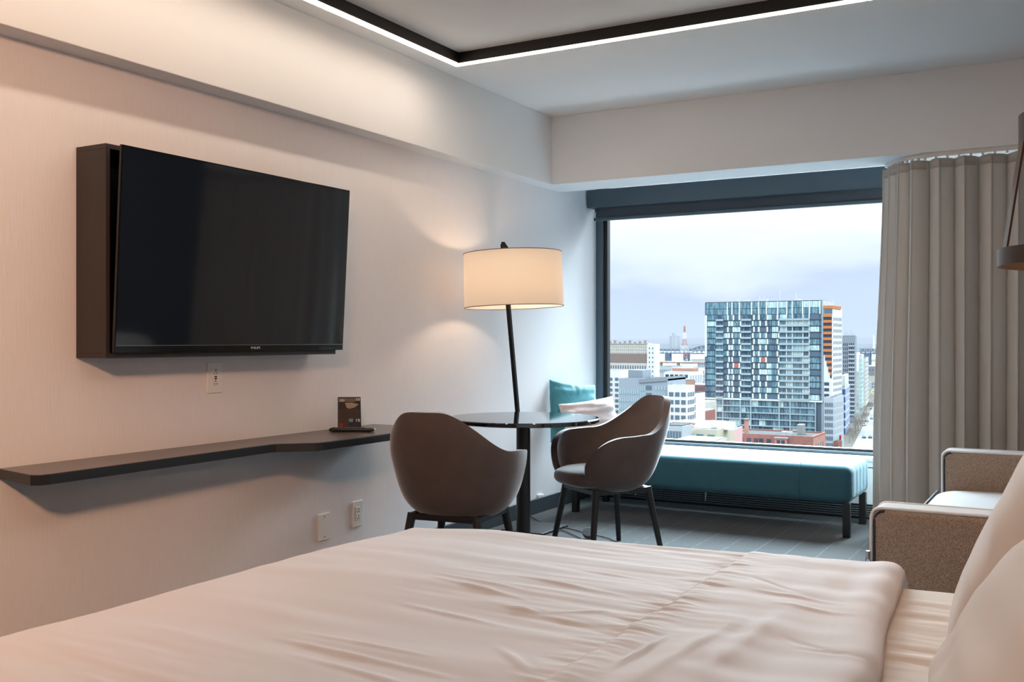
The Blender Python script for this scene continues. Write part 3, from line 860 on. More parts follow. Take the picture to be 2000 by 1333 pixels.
MB().box((bx1+0.64+0.005, by0-1.47, 0.0), (bx1+0.74, by1-1.37, 1.05)).build('headboard', mat('headboard_cloth', srgb(96, 86, 78), 0.8), bd, bevel=0.02, segs=4)
for x in (-0.85, 0.85):
    for y in (-0.85, 0.85): MB().cyl((x, y, 0), (x, y, 0.07), 0.03, n=16).build('leg', M_black, bd)

# duvet: one sheet of cloth with its folds
CR = [  # creases: x0, y0, x1, y1, width, height
    (-1.30, 1.36, -0.84, 1.33, 0.010, 0.006), (-1.27, 1.41, -0.93, 1.40, 0.008, 0.004), (-1.20, 1.30, -0.86, 1.26, 0.012, 0.005),
    (-1.28, 1.86, -0.98, 1.80, 0.010, 0.006), (-1.30, 1.90, -1.02, 1.86, 0.008, 0.004), (-1.18, 1.98, -0.80, 1.93, 0.012, 0.005),
    (-1.05, 2.12, -0.82, 2.09, 0.010, 0.004), (-1.22, 1.66, -0.92, 1.62, 0.012, 0.005), (-1.02, 1.74, -0.92, 1.73, 0.009, 0.006),
    (-0.92, 1.73, -0.80, 1.82, 0.009, 0.004), (-0.92, 1.72, -0.78, 1.70, 0.010, 0.004),
    (-0.66, 2.22, -0.50, 2.10, 0.006, -0.005), (-0.62, 2.10, -0.40, 2.06, 0.010, 0.005), (-0.55, 2.02, -0.36, 1.98, 0.010, 0.004),
    (-0.64, 1.72, -0.66, 1.44, 0.009, 0.010), (-0.56, 1.90, -0.60, 1.36, 0.016, 0.007), (-0.50, 2.05, -0.53, 1.40, 0.022, 0.006),
    (-0.44, 1.74, -0.30, 1.72, 0.005, -0.004), (-0.47, 1.80, -0.36, 1.73, 0.006, -0.004),
    (-0.90, 1.52, -0.76, 1.40, 0.012, 0.006), (-1.45, 1.05, -1.10, 1.02, 0.015, 0.005), (-1.05, 1.16, -0.80, 1.18, 0.012, 0.005),
]
def seg_d(x, y, c):
    x0, y0, x1, y1 = c[:4]
    dx, dy = x1-x0, y1-y0; l2 = dx*dx+dy*dy
    t = max(0, min(1, ((x-x0)*dx+(y-y0)*dy)/l2))
    return (x-x0-t*dx)**2+(y-y0-t*dy)**2, t
X0D = -1.742
def hem_x(y): return -0.362 + 0.075*smooth01((2.45-y)/0.9) + 0.006*sin(y*9)
def duvet_pt(i, j):
    # i across the length (foot .. hem), j across the width; both run past the edge and hang down
    drop = 0.34
    Lx = 0.10; x1 = None
    s = i*(1.40+drop) - drop           # <0 hangs over the foot
    w = (j-0.5)*(2.13+2*drop); half = 2.13/2
    yc = max(-half, min(half, w)); over_y = max(0, abs(w)-half)
    y = 1.42 + yc
    x1 = hem_x(y)
    sx = max(0, s)
    x = X0D + sx/1.40*(x1-X0D)
    y = 0.355 + (yc+half)/(2*half)*(y_far(x)+0.005-0.355)
    over_x = max(0, -s)
    # rounding of the edges
    R = 0.060
    def edge(d):           # distance inside the edge -> sinking of the top
        return 0 if d > R else R - sqrt(max(0, R*R-(R-d)**2))
    dx_in = x-X0D; dy_in = half-abs(yc)
    z = 0.612
    z += 0.010*exp(-((x+1.46)/0.14)**2) * (0.6+0.4*noise.noise(Vector((y*2.2, 0, 9))))
    z -= 0.012*exp(-(((x+1.70)/0.25)**2+((y-2.42)/0.25)**2))
    z -= edge(dx_in); z -= edge(dy_in)
    corner = max(0, over_x) + over_y
    z -= 0.9*max(over_x, over_y) + 0.1*min(over_x, over_y)
    ox = -over_x*0.06; oy = math.copysign(over_y*0.06, w) if over_y else 0
    # cloth relief
    ins = smooth01(min(dx_in, dy_in)/0.10)
    v3 = Vector((x*2.2, y*13, 0.3))
    h = 0.0035*noise.noise(v3) + 0.0022*noise.noise(Vector((x*5, y*34, 2.7)))*smooth01(0.5+noise.noise(Vector((x*1.7, y*1.7, 8)))*1.6)
    h += 0.005*noise.noise(Vector((x*1.6, y*2.4, 4.0)))
    # folded-over top sheet
    fx = -0.735 + 0.012*noise.noise(Vector((y*6, 0, 0)))
    h += 0.007*smooth01((x-fx)/0.018)
    if x > fx: h += 0.0016*sin(x*60+2*noise.noise(Vector((y*5, 1, 1))))*smooth01((x-fx)/0.05)*0.5
    h += 0.0020*noise.noise(Vector((x*10, y*70, 6)))*exp(-((x-fx-0.01)/0.05)**2)*2
    # broad soft folds between the turn-over and the hem
    h += 0.0045*sin((x*0.95-0.10*y)*34+1.2*noise.noise(Vector((y*1.6, x*1.6, 2))))*smooth01((x+0.72)/0.1)*smooth01((1.95-y)/0.4)*0.7
    h *= 1.25
    for c in CR:
        d2, t = seg_d(x, y, c)
        if d2 < (4*c[4])**2:
            h += 1.0*c[5]*exp(-d2/((0.75*c[4])**2))*(1-(2*t-1)**2)**1.3*(0.75+0.5*noise.noise(Vector((x*14, y*14, 3))))
    # rounded hem roll
    hx = x1-x
    roll = 0.030
    if hx < roll: z -= roll - sqrt(max(0, roll*roll-(roll-hx)**2))
    if hx < 0.09: h += 0.006*exp(-((hx-0.045)/0.03)**2)
    return (x+ox+0.98, y+oy-1.42, z+h*ins)
dv = tag(MB().grid(330, 420, duvet_pt).build('duvet', M_linen, None, (-0.98, 1.42, 0), smooth=True),
    'creased white duvet with its turned-over top sheet spread on the bed', 'duvet')
md = dv.modifiers.new('thickness', 'SOLIDIFY'); md.thickness = 0.022; md.offset = -1

# pillows against the headboard
M_pil = mat('white_pillowcase', srgb(212, 202, 197), 0.7, sheen=0.25, spec=0.2)
p1 = tag(pillow_mesh(0.80, 0.62, 0.24, 21, nu=110, wr=0.007, pinch=0.04).build('pillow', M_pil, None, weld=True, smooth=True),
    'white pillow leaning on the headboard, farther from the camera', 'pillow')
p2 = tag(pillow_mesh(0.80, 0.54, 0.26, 33, nu=110, wr=0.0065, pinch=0.03, fr=5).build('pillow', M_pil, None, weld=True, smooth=True),
    'white pillow leaning on the headboard, nearest the camera and lit orange', 'pillow')
p1.location = (0.01, 2.04, 0.86); p1.rotation_euler = (radians(-30), 0, radians(-94))
p2.location = (0.05, 1.20, 0.82); p2.rotation_euler = (radians(-36), 0, radians(-82))
for p in (p1, p2): p['group'] = 'white pillows on the bed'

# ---------------------------------------------------------------- pendant lamp at the bedside
M_bronze = mat('dark_bronze', srgb(74, 68, 66), 0.42, metal=0.55)
M_bronze2 = mat('bronze_strut', srgb(92, 70, 56), 0.38, metal=0.6)
pdt = thing('pendant_lamp', 'open metal cage lamp with a flat ring hanging over the bedside by the curtain', 'lamp', (0.05, 2.75, 1.35))
pr_ = 0.232
def band(r, z0, z1, t=0.004):
    return MB().lathe([(r, z0), (r, z1), (r-t, z1), (r-t, z0), (r, z0)], 64, cap=False)
sharp_smooth(band(pr_, -0.021, 0.021).build('ring', M_bronze, pdt, weld=True), 40)
sharp_smooth(MB().lathe([(0.0, 0.345), (0.185, 0.345), (0.185, 0.262), (0.181, 0.262), (0.181, 0.335), (0.0, 0.335)], 64, cap=False).build('top_cap', M_bronze, pdt, weld=True), 40)
for k in range(4):
    a = radians(198) + k*pi/2
    p = Vector(((pr_-0.006)*cos(a), (pr_-0.006)*sin(a), -0.015)); q = Vector((0.179*cos(a), 0.179*sin(a), 0.30))
    tg = Vector((-sin(a), cos(a), 0))*0.018; nr = Vector((cos(a), sin(a), 0))*0.0025
    MB().add([p-tg-nr, p+tg-nr, p+tg+nr, p-tg+nr, q-tg-nr, q+tg-nr, q+tg+nr, q-tg+nr],
        [(3,2,1,0),(4,5,6,7),(0,1,5,4),(1,2,6,5),(2,3,7,6),(3,0,4,7)]).build('strut', M_bronze2, pdt)
MB().cyl((0, 0, 0.345), (0, 0, ZC-1.35), 0.004, n=10).build('cord', M_black, pdt)
MB().cyl((0, 0, 0.20), (0, 0, 0.336), 0.02, n=16).build('socket', M_bronze, pdt)
sharp_smooth(MB().lathe([(0.0, 0.10), (0.03, 0.11), (0.045, 0.14), (0.04, 0.17), (0.018, 0.205)], 24, cap=False).build('bulb',
    mat('pendant_bulb', (1, 0.8, 0.6), 0.4, emit=(1.0, 0.52, 0.25), emit_s=44.0), pdt), 60)

# its twin on the near side of the bed, just out of the frame: the warm light on the near pillow
pd2 = copy_thing(pdt)
pd2.location = (0.232, 0.30, 1.35)
pd2['label'] = 'open metal cage lamp over the bedside nearest the camera'
for o in (pdt, pd2): o['group'] = 'cage lamps at the bedsides'
# ================================================================ the city outside
ZG = -52.0
def cm(name, c, rough=0.7, **k): return mat(name, tuple(0.61*q for q in srgb(*c)), rough, spec=0.0 if rough > 0.55 else 0.3, **k)
M_conc = cm('pale_concrete', (206, 204, 196), noise_amt=0.08, noise_scale=0.3)
M_white = cm('white_render', (234, 234, 232))
M_grey = cm('grey_cladding', (150, 158, 168))
M_lgrey = cm('light_grey_cladding', (188, 194, 200))
M_brick = cm('red_brick', (164, 118, 112), noise_amt=0.1, noise_scale=0.8)
M_brick2 = cm('orange_brick', (192, 146, 132), noise_amt=0.08, noise_scale=0.8)
M_roof = cm('grey_roof', (80, 84, 85), noise_amt=0.08, noise_scale=0.2)
M_snow = cm('white_roof', (150, 152, 154))
M_dark = cm('dark_window', (62, 74, 88), 0.2)
M_midw = cm('city_window', (104, 124, 140), 0.2)
M_palew = cm('pale_window', (170, 196, 204), 0.2)
M_orange = cm('orange_panel', (214, 138, 92))
M_blue = cm('blue_panel', (58, 84, 142), 0.4)
M_pink = cm('pink_render', (228, 190, 188))
M_beige = cm('beige_render', (206, 200, 180))
M_asph = cm('pale_asphalt', (118, 120, 122), noise_amt=0.05, noise_scale=0.15)
M_ground = cm('city_ground', (86, 82, 78), noise_amt=0.22, noise_scale=0.03)
M_twig = cm('bare_twigs', (150, 140, 134))
M_steel = cm('bridge_steel', (120, 130, 146))

def place(uL, uR, dep, yaw=0.0):
    """front left corner of a block and the width of its front"""
    p = at_depth(uL, dep)
    xr = cos(yaw)*cos(TH)+sin(yaw)*sin(TH); xf = -cos(yaw)*sin(TH)+sin(yaw)*cos(TH)
    k = (uR-CX)/F; lat = (uL-CX)/F*dep
    return p, (k*dep-lat)/(xr-k*xf)
def block(name, label, uL, uR, vtop, dep, depth, body, yaw=0.0, roof=None, cat='building', zbase=ZG, parapet=0.0):
    p, w = place(uL, uR, dep, yaw)
    h = height(vtop, dep)-zbase
    t = thing(name, label, cat, (p.x, p.y, zbase), yaw)
    MB().box((0, 0, 0), (w, depth, h)).build('wall', body, t)
    r = roof or M_roof
    m = MB().box((0.3, 0.3, h), (w-0.3, depth-0.3, h+0.25))
    m.build('roof', r, t)
    if parapet:
        q = MB(); e = 0.3
        q.box((0, 0, h), (w, e, h+parapet)); q.box((0, depth-e, h), (w, depth, h+parapet))
        q.box((0, e, h), (e, depth-e, h+parapet)); q.box((w-e, e, h), (w, depth-e, h+parapet))
        q.build('parapet', body, t)
    return t, w, h
def windows(t, x0, x1, z0, z1, nx, nz, m, fx=0.6, fz=0.55, face='front', w=0, name='window', d=0.12, skip=None, y=0.0):
    q = MB(); sx = (x1-x0)/nx; sz = (z1-z0)/nz
    for i in range(nx):
        for k in range(nz):
            if skip and skip(i, k): continue
            a = x0+sx*(i+0.5-fx/2); b = x0+sx*(i+0.5+fx/2)
            c = z0+sz*(k+0.5-fz/2); e = z0+sz*(k+0.5+fz/2)
            if face == 'front': q.box((a, y-d, c), (b, y+0.02, e))
            else: q.box((w-0.02, a, c), (w+d, b, e))
    o = q.build(name, m, t)
    if nx*nz > 1: stuff(o)
    return o

# ground, river, far shore
struct(MB().box((-900, 60, ZG-1), (700, 1750, ZG)).build('ground', M_ground))
M_river = mat('river_water', srgb(60, 76, 90), 0.12, spec=0.6)
rv = struct(MB().box((-4200, 1750, ZG-2.5), (900, 4600, ZG-1.5)).build('river', M_river))
M_shore = cm('far_shore', (84, 86, 90), noise_amt=0.25, noise_scale=0.006)
sh2 = struct(MB().box((-9000, 4600, ZG-2), (900, 14000, ZG)).build('far_bank', M_shore))
hb = MB()
hn = 90
pts = []
for k in range(hn+1):
    x = -16000+k*190
    pts.append((x, 14000, ZG + 78 + 30*noise.noise(Vector((x*0.0004, 3, 0))) + 10*noise.noise(Vector((x*0.003, 9, 0)))))
vs = []
for x, y, z in pts: vs += [(x, y-1500, ZG), (x, y, z), (x, y+3000, ZG)]
hb.add(vs, [(3*k, 3*k+3, 3*k+4, 3*k+1) for k in range(hn)] + [(3*k+1, 3*k+4, 3*k+5, 3*k+2) for k in range(hn)])
struct(hb.build('hills', cm('far_hills', (92, 92, 98)), smooth=True))

# ---- the big glass tower
p, W = place(1377, 1608, 505)
ZT = height(592, 505)
tw_ = thing('apartment_tower', 'tall glass apartment tower with a chequered facade of pale and slate panels', 'building', (p.x, p.y, ZG))
b = ZT-ZG
def stripe_glass(name, c, c2, sc=1.1):
    m = bpy.data.materials.new(name); m.use_nodes = True
    t = m.node_tree; q = t.nodes['Principled BSDF']; q.inputs['Roughness'].default_value = 0.16
    tcn = t.nodes.new('ShaderNodeTexCoord'); mpn = t.nodes.new('ShaderNodeMapping'); mpn.inputs['Scale'].default_value = (sc, 0.01, 0.13)
    t.links.new(tcn.outputs['Object'], mpn.inputs[0])
    n = t.nodes.new('ShaderNodeTexNoise'); n.inputs['Scale'].default_value = 1.0; n.inputs['Detail'].default_value = 2
    t.links.new(mpn.outputs[0], n.inputs['Vector'])
    r = t.nodes.new('ShaderNodeValToRGB'); r.color_ramp.interpolation = 'CONSTANT'
    r.color_ramp.elements[0].color = (*[0.69*q_ for q_ in srgb(*c)], 1); r.color_ramp.elements[1].color = (*[0.69*q_ for q_ in srgb(*c2)], 1); r.color_ramp.elements[1].position = 0.5
    t.links.new(n.outputs['Fac'], r.inputs[0]); t.links.new(r.outputs[0], q.inputs['Base Color'])
    return m
T_pale = stripe_glass('tower_pale_glass', (206, 226, 222), (168, 200, 204))
T_mid = stripe_glass('tower_mid_glass', (120, 158, 170), (86, 118, 134))
T_dark = stripe_glass('tower_dark_glass', (62, 86, 106), (96, 124, 140))
T_slate = cm('tower_slate_panel', (96, 116, 134), 0.35)
T_line = cm('tower_slab_edge', (52, 76, 96), 0.5)
T_white = cm('tower_white_fin', (232, 240, 240), 0.5)
T_rail = cm('tower_balcony_rail', (176, 196, 208), 0.35)
T_red = cm('tower_red_blind', (206, 120, 112), 0.6)
MB().box((0, 0, 0), (W, 16, b)).build('wall', T_slate, tw_)
MB().box((0.2, 0.2, b), (W-0.2, 15.8, b+0.3)).build('roof', M_roof, tw_)
fh = 2.98
floors = [(b-3.3, b), (b-6.3, b-3.3)]
zc = b-6.3
for k in range(14): floors.append((zc-fh, zc)); zc -= fh
pod0 = zc
GL = [T_pale, T_mid, T_dark]
def win_mesh(x0, x1, z0, z1, m, d=0.18):
    o = MB().box((x0*W, -d, z0), (x1*W, 0.02, z1)).build('window', m, tw_)
    return o
rr = random.Random(12)
nwin = 0
penth = [0.0, 0.20, 0.24, 0.305, 0.41, 0.47, 0.535, 0.63, 0.705, 0.75, 0.835, 0.89, 0.975]
for fi in (0, 1):
    z0, z1 = floors[fi]
    for a, c in zip(penth, penth[1:]):
        win_mesh(a+0.006, c-0.006, z0+0.25, z1-0.12, T_mid if (fi == 1 or rr.random() < .5) else rr.choice([T_pale, T_mid])); nwin += 1
    for a in penth[1:]:
        MB().box((a*W-0.30, -0.5, z0), (a*W+0.30, 0.0, z1)).build('fin', T_white, tw_)
cols = [('A', 0.022, 0.10), ('B', 0.104, 0.163), ('C', 0.167, 0.205), ('C', 0.213, 0.243), ('C', 0.25, 0.302), ('D', 0.322, 0.362), ('D', 0.366, 0.408),
        ('E', 0.428, 0.470), ('E', 0.480, 0.530), ('E', 0.542, 0.578), ('E', 0.582, 0.624), ('F', 0.648, 0.70), ('F', 0.708, 0.748), ('F', 0.756, 0.834), ('F', 0.842, 0.885), ('G', 0.896, 0.968)]
for fi in range(2, 16):
    z0, z1 = floors[fi]
    for ci, (c, a, e) in enumerate(cols):
        r = rr.random()
        if c == 'A': m = T_mid if r < .55 else (T_pale if r < .75 else T_dark)
        elif c in 'BD': m = T_dark if r < .75 else T_mid
        elif c == 'F': m = T_mid if r < .4 else (T_dark if r < .7 else T_pale)
        elif c == 'G': m = (T_pale if r < .45 else T_mid) if fi % 3 != 2 else T_slate
        else:
            m = T_pale if r < .16 else (T_mid if r < .42 else (T_dark if r < .58 else None))
        if (fi, ci) in ((9, 8), (10, 4)): m = T_red
        if m is None: continue
        win_mesh(a, e, z0+0.42, z1-0.12, m); nwin += 1
    # staggered white fins
    for k, x in enumerate((0.209, 0.247, 0.309, 0.424, 0.476, 0.537, 0.632)):
        dx = (0.006 if (fi+k) % 2 else -0.004)
        MB().box(((x+dx)*W-0.42, -0.45, z0+0.40), ((x+dx)*W+0.42, 0.0, z1-0.10)).build('fin', T_white, tw_)
    MB().box((0, -0.3, z0-0.02), (0.645*W, 0.0, z0+0.38)).build('slab_edge', T_line, tw_)
    MB().box((0.893*W, -0.3, z0-0.02), (W, 0.0, z0+0.38)).build('slab_edge', T_line, tw_)
    for a, e in ((0.101, 0.167), (0.322, 0.408), (0.645, 0.892)):
        bq = MB()
        bq.box((a*W, -1.3, z0), (e*W, 0.0, z0+0.22)); bq.box((a*W, -1.3, z0+0.22), (e*W, -1.22, z0+0.95))
        bq.box((a*W, -1.22, z0+0.22), (a*W+0.08, 0, z0+0.95)); bq.box((e*W-0.08, -1.22, z0+0.22), (e*W, 0, z0+0.95))
        bq.build('balcony', T_rail, tw_)
for x in (0.704, 0.752, 0.838, 0.889):
    MB().box((x*W-0.25, -0.6, floors[15][0]), (x*W+0.25, 0.0, floors[2][1])).build('column', T_white, tw_)
MB().box((0, -0.35, floors[8][0]), (0.019*W, 0.0, floors[2][1])).build('corner_strip', T_white, tw_)
MB().box((0.987*W, -0.35, 0), (W+0.02, 16.0, b+0.2)).build('corner_strip', cm('tower_edge', (176, 194, 208), 0.4), tw_)
pz = pod0
MB().box((-0.1, -1.0, pz-0.55), (W, 0.0, pz+0.25)).build('podium_beam', T_white, tw_)
pw_ = {T_pale: MB(), T_mid: MB(), T_dark: MB()}
pcs = [0.022, 0.10, 0.16, 0.21, 0.31, 0.36, 0.405, 0.47, 0.53, 0.585, 0.64, 0.68, 0.735, 0.80, 0.87, 0.93]
for k in range(7):
    z1 = pz-0.55-k*3.15; z0 = z1-3.15
    for a, c in zip(pcs, pcs[1:]):
        r = rr.random(); m = T_mid if r < .45 else (T_dark if r < .85 else T_pale)
        pw_[m].box((a*W+0.2, -0.2, z0+0.5), (c*W-0.2, 0.02, z1-0.05))
    MB().box((0.10*W, -0.9, z0-0.05), (0.94*W, 0.0, z0+0.5)).build('podium_beam', T_rail, tw_)
for m, q in pw_.items(): stuff(q.build('podium_glazing', m, tw_))
for x in (0.10, 0.163, 0.315, 0.405, 0.645, 0.735, 0.94):
    MB().box((x*W-0.3, -0.95, pz-0.5-7*3.15), (x*W+0.3, 0.0, pz-0.5)).build('podium_column', T_rail, tw_)
MB().box((0, -0.25, 0), (0.97*W, 0.0, 1.5)).build('plinth', M_grey, tw_)
for x, hh, rd in ((0.27, 1.2, .5), (0.33, 0.8, .9), (0.36, 1.0, .7), (0.45, 2.6, .12), (0.47, 1.6, .12), (0.49, 3.0, .12), (0.52, 1.4, .4), (0.625, 5.5, .10), (0.76, 4.6, .10), (0.79, 1.0, 1.0)):
    MB().cyl((x*W, 5, b+0.3), (x*W, 5, b+0.3+hh), rd, n=8).build('roof_mast', M_white, tw_)

# ---- white tower with orange balconies, next to the glass tower
px, wq = place(1608.5, 1626, 474)
wt = thing('white_tower', 'slender white tower with orange balcony bands behind the glass tower', 'building', (px.x, px.y, ZG))
hw = height(599, 474)-ZG
SD = 21.5
MB().box((0, 0, 0), (wq, SD, hw)).build('wall', M_white, wt)
MB().box((0.2, 0.2, hw), (wq-0.2, SD-0.2, hw+0.3)).build('roof', M_roof, wt)
MB().box((-0.02, -0.3, hw-1.0), (wq+0.3, SD*0.85, hw+0.35)).build('roof_band', M_orange, wt)
windows(wt, 0.2, wq-0.1, hw-3.6, hw-1.0, 1, 1, M_midw, 1.0, 0.9)
for k in range(11):
    z1 = hw-3.7-k*2.75
    xl = 0.0 if k < 7 else (k-6)*0.75
    xr = wq*0.92
    if xl < xr-0.3:
        MB().box((xl, -0.45, z1-1.3), (xr, 0.0, z1)).build('balcony', M_orange, wt)
        MB().box((xl, -0.12, z1-2.75), (xr, 0.02, z1-1.3)).build('window', M_dark, wt)
for k in range(7):
    z1 = hw-36-k*2.75
    MB().box((0.3, -0.12, z1-1.5), (wq*0.62, 0.02, z1)).build('window', M_dark, wt)
windows(wt, 1.2, SD-0.6, 8, hw-4.5, 6, 20, M_midw, 0.42, 0.52, face='side', w=wq)
for (x, hh) in ((1.5, 2.2), (2.2, 1.4), (2.8, 3.0)):
    MB().cyl((x, 8, hw+0.3), (x, 8, hw+0.3+hh), 0.1, n=6).build('roof_mast', M_white, wt)

YS = radians(8.1)
# ---- lower block in front of the white tower
lb, lw, lh = block('low_office', 'mid-rise pale office block at the foot of the white tower', 1609, 1628, 780, 452, 22, M_lgrey, parapet=0.8)
windows(lb, 0.3, lw-0.2, 4, lh-1, 4, 7, M_midw, 0.75, 0.6)
windows(lb, 0.8, 21, 4, lh-1, 7, 7, M_lgrey, 0.5, 0.6, face='side', w=lw)
MB().box((lw+0.02, 12, 6), (lw+0.8, 13, 9)).build('red_sign', cm('red_sign', (196, 70, 76)), lb)
kb_, kw, kh = block('kiosk_block', 'small brown brick block at the street corner below the white tower', 1627, 1637, 863, 440, 8, cm('brown_brick', (150, 104, 92)), zbase=ZG)
windows(kb_, 0.2, kw-0.2, 1, kh-1, 2, 2, M_dark)

# ---- blue banded building and the towers along the street
bb_, bw, bh = block('banded_office', 'office block with dark blue panels and grey bands on the street', 1643, 1650.5, 757, 560, 46, M_lgrey, yaw=YS)
for k in range(6):
    z1 = bh-1.0-k*4.4
    MB().box((0.0, -0.3, z1-2.9), (bw, 0.02, z1)).build('blue_panel', M_blue, bb_)
    MB().box((bw-0.02, 0.5, z1-2.9), (bw+0.2, 45.5, z1)).build('glass_band', cm('banded_glass', (128, 146, 182), 0.25), bb_)
MB().box((0.0, 4, bh+0.25), (bw*0.9, 40, bh+6.4)).build('roof_house', M_conc, bb_)
gt, gw, gh = block('grey_tower', 'grey residential tower with aerials on its roof, right behind the white one', 1645, 1670, 657, 650, 22, M_grey, yaw=YS)
windows(gt, 0.3, gw*0.45, 4, gh-4, 3, 17, M_dark, 0.45, 0.6)
windows(gt, gw*0.5, gw-0.5, 4, gh-4, 3, 17, M_dark, 0.55, 0.6)
for k in range(17):
    MB().box((gw*0.48, -1.0, 4+k*(gh-8)/17), (gw*0.98, 0, 4.9+k*(gh-8)/17)).build('balcony', M_lgrey, gt)
for k in range(9): MB().cyl((1+k*gw/10, 4, gh), (1+k*gw/10, 4, gh+1.5+(k*7 % 4)*0.7), 0.15, n=6).build('roof_mast', M_lgrey, gt)
g2, gw2, gh2 = block('pale_glass_block', 'pale green glass block beside the grey tower', 1677, 1683, 695, 700, 30, cm('pale_green_glass', (188, 212, 206), 0.3), yaw=YS)
windows(g2, 0.2, gw2-0.2, 3, gh2-2, 2, 12, M_palew, 0.7, 0.6)
windows(g2, 0.5, 29.5, 3, gh2-2, 7, 12, M_palew, 0.6, 0.6, face='side', w=gw2)
g3, gw3, gh3 = block('pale_street_block', 'pale stone block farther along the street', 1683, 1691, 700, 800, 60, M_conc, yaw=YS)
windows(g3, 0.5, 59, 3, gh3-2, 12, 10, M_lgrey, 0.5, 0.5, face='side', w=gw3)
windows(g3, 0.5, gw3-0.5, 3, gh3-2, 3, 10, M_lgrey, 0.5, 0.5)
st, stw, sth = block('white_shed', 'long white shed at the far end of the street', 1688, 1760, 716, 1500, 60, M_snow, yaw=YS, roof=M_snow)
windows(st, 2, stw-2, 2, 14, 12, 1, M_midw, 0.4, 0.3)
s2, _, _ = block('street_end_house', 'low grey house among trees at the end of the street', 1700, 1750, 748, 1050, 20, M_lgrey, yaw=YS)
windows(s2, 1, 14, 2, 8, 6, 2, M_midw)

# ---- street, cars, trees
sp_ = ground_point(1668, 868, ZG)
sd_ = Vector((-sin(YS), cos(YS), 0)); sxv = Vector((cos(YS), sin(YS), 0))
ang = MB()
q0 = sp_ - sd_*150; q1 = sp_ + sd_*800
ang.add([(q0.x, q0.y, ZG+0.05), (q0.x+sxv.x*32, q0.y+sxv.y*32, ZG+0.05), (q1.x+sxv.x*32, q1.y+sxv.y*32, ZG+0.05), (q1.x, q1.y, ZG+0.05)]
        + [(q0.x, q0.y, ZG-0.3), (q0.x+sxv.x*32, q0.y+sxv.y*32, ZG-0.3), (q1.x+sxv.x*32, q1.y+sxv.y*32, ZG-0.3), (q1.x, q1.y, ZG-0.3)],
        [(0,1,2,3), (7,6,5,4), (0,4,5,1), (1,5,6,2), (2,6,7,3), (3,7,4,0)])
struct(ang.build('street', M_asph))
M_tyre = cm('tyre', (30, 30, 32)); M_cglass = cm('car_glass', (48, 56, 66), 0.15)
def car(u, v, c, lab):
    g = ground_point(u, v, ZG+0.05)
    t = thing('car', lab, 'car', g, YS)
    m = mat('car_paint_%d_%d_%d' % c, srgb(*c), 0.3, spec=0.6)
    MB().add([(-.9,-2.2,.35),(.9,-2.2,.35),(.9,2.2,.35),(-.9,2.2,.35),(-.85,-2.15,.85),(.85,-2.15,.85),(.85,2.15,.85),(-.85,2.15,.85)],
        [(3,2,1,0),(4,5,6,7),(0,1,5,4),(1,2,6,5),(2,3,7,6),(3,0,4,7)]).build('body', m, t, bevel=0.12)
    MB().add([(-.8,-1.9,.84),(.8,-1.9,.84),(.8,1.0,.84),(-.8,1.0,.84),(-.65,-1.3,1.42),(.65,-1.3,1.42),(.65,.4,1.42),(-.65,.4,1.42)],
        [(3,2,1,0),(4,5,6,7),(0,1,5,4),(1,2,6,5),(2,3,7,6),(3,0,4,7)]).build('cabin', M_cglass, t)
    for sx in (-.9, .9):
        for y in (-1.4, 1.4): MB().cyl((sx-.1, y, .33), (sx+.1, y, .33), .33, n=12).build('wheel', M_tyre, t)
for u, v, c, lab in ((1687.5, 856, (58, 62, 84), 'dark blue car nearest in the street, first of a row of three'), (1699.5, 856, (70, 72, 78), 'dark grey car in the middle of the row of three'),
                     (1710, 858, (120, 110, 104), 'brown car nearest the curtain in the row of three'), (1688, 832, (190, 120, 112), 'reddish car at the kerb beyond the row of three'),
                     (1693, 824, (44, 50, 62), 'black car just beyond the reddish car'), (1702, 819, (92, 96, 104), 'grey car in the middle of the street'),
                     (1712, 814, (150, 150, 152), 'silver car by the curtain edge, mid street'), (1701, 799, (40, 62, 74), 'dark teal car far down the street')):
    car(u, v, c, lab)
tree_src = []
for k in range(3):
    rt = random.Random(50+k); q = MB()
    def grow(a, d, l, r, n):
        e = a + d*l
        q.cyl(a, e, r, r*0.6, n=5)
        if n:
            for _ in range(3):
                nd = (d + Vector((rt.uniform(-.8, .8), rt.uniform(-.8, .8), rt.uniform(-.1, .5)))).normalized()
                grow(e, nd, l*rt.uniform(.55, .8), r*0.55, n-1)
    q2 = MB(); q2.cyl((0, 0, 0), (0, 0, 2.6), 0.2, 0.15, n=8)
    for _ in range(4): grow(Vector((0, 0, 2.5)), Vector((rt.uniform(-.6, .6), rt.uniform(-.6, .6), 1)).normalized(), 2.2, 0.10, 3)
    a = q.mesh('branches'); a.materials.append(M_twig); c = q2.mesh('trunk'); c.materials.append(M_twig); tree_src.append((a, c))
for k in range(14):
    g = sp_ - sxv*(1.5 if k % 2 else 2.6) + sd_*(8+k*15)
    t = thing('street_tree', 'bare grey street tree, %s in the row along the avenue from the near end' % ('first second third fourth fifth sixth seventh eighth ninth tenth eleventh twelfth thirteenth fourteenth'.split()[k]), 'tree', (g.x, g.y, ZG), k*1.3, 'bare street trees along the avenue')
    a, c = tree_src[k % 3]
    stuff(inst(a, 'branches', t)); inst(c, 'trunk', t)
yb_ = at_depth(1713, 880, ZG)
t = thing('budding_tree', 'yellow-green budding tree by the street near the curtain edge', 'tree', (yb_.x, yb_.y, ZG))
q = MB()
for k in range(120):
    r = Vector((rr.gauss(0, 2.6), rr.gauss(0, 2.6), rr.gauss(6.5, 2.0))); 
    s_ = 0.8
    q.add([r+Vector((rr.uniform(-s_, s_), rr.uniform(-s_, s_), rr.uniform(-s_, s_))) for _ in range(4)], [(0,1,2),(0,2,3),(0,3,1),(1,3,2)])
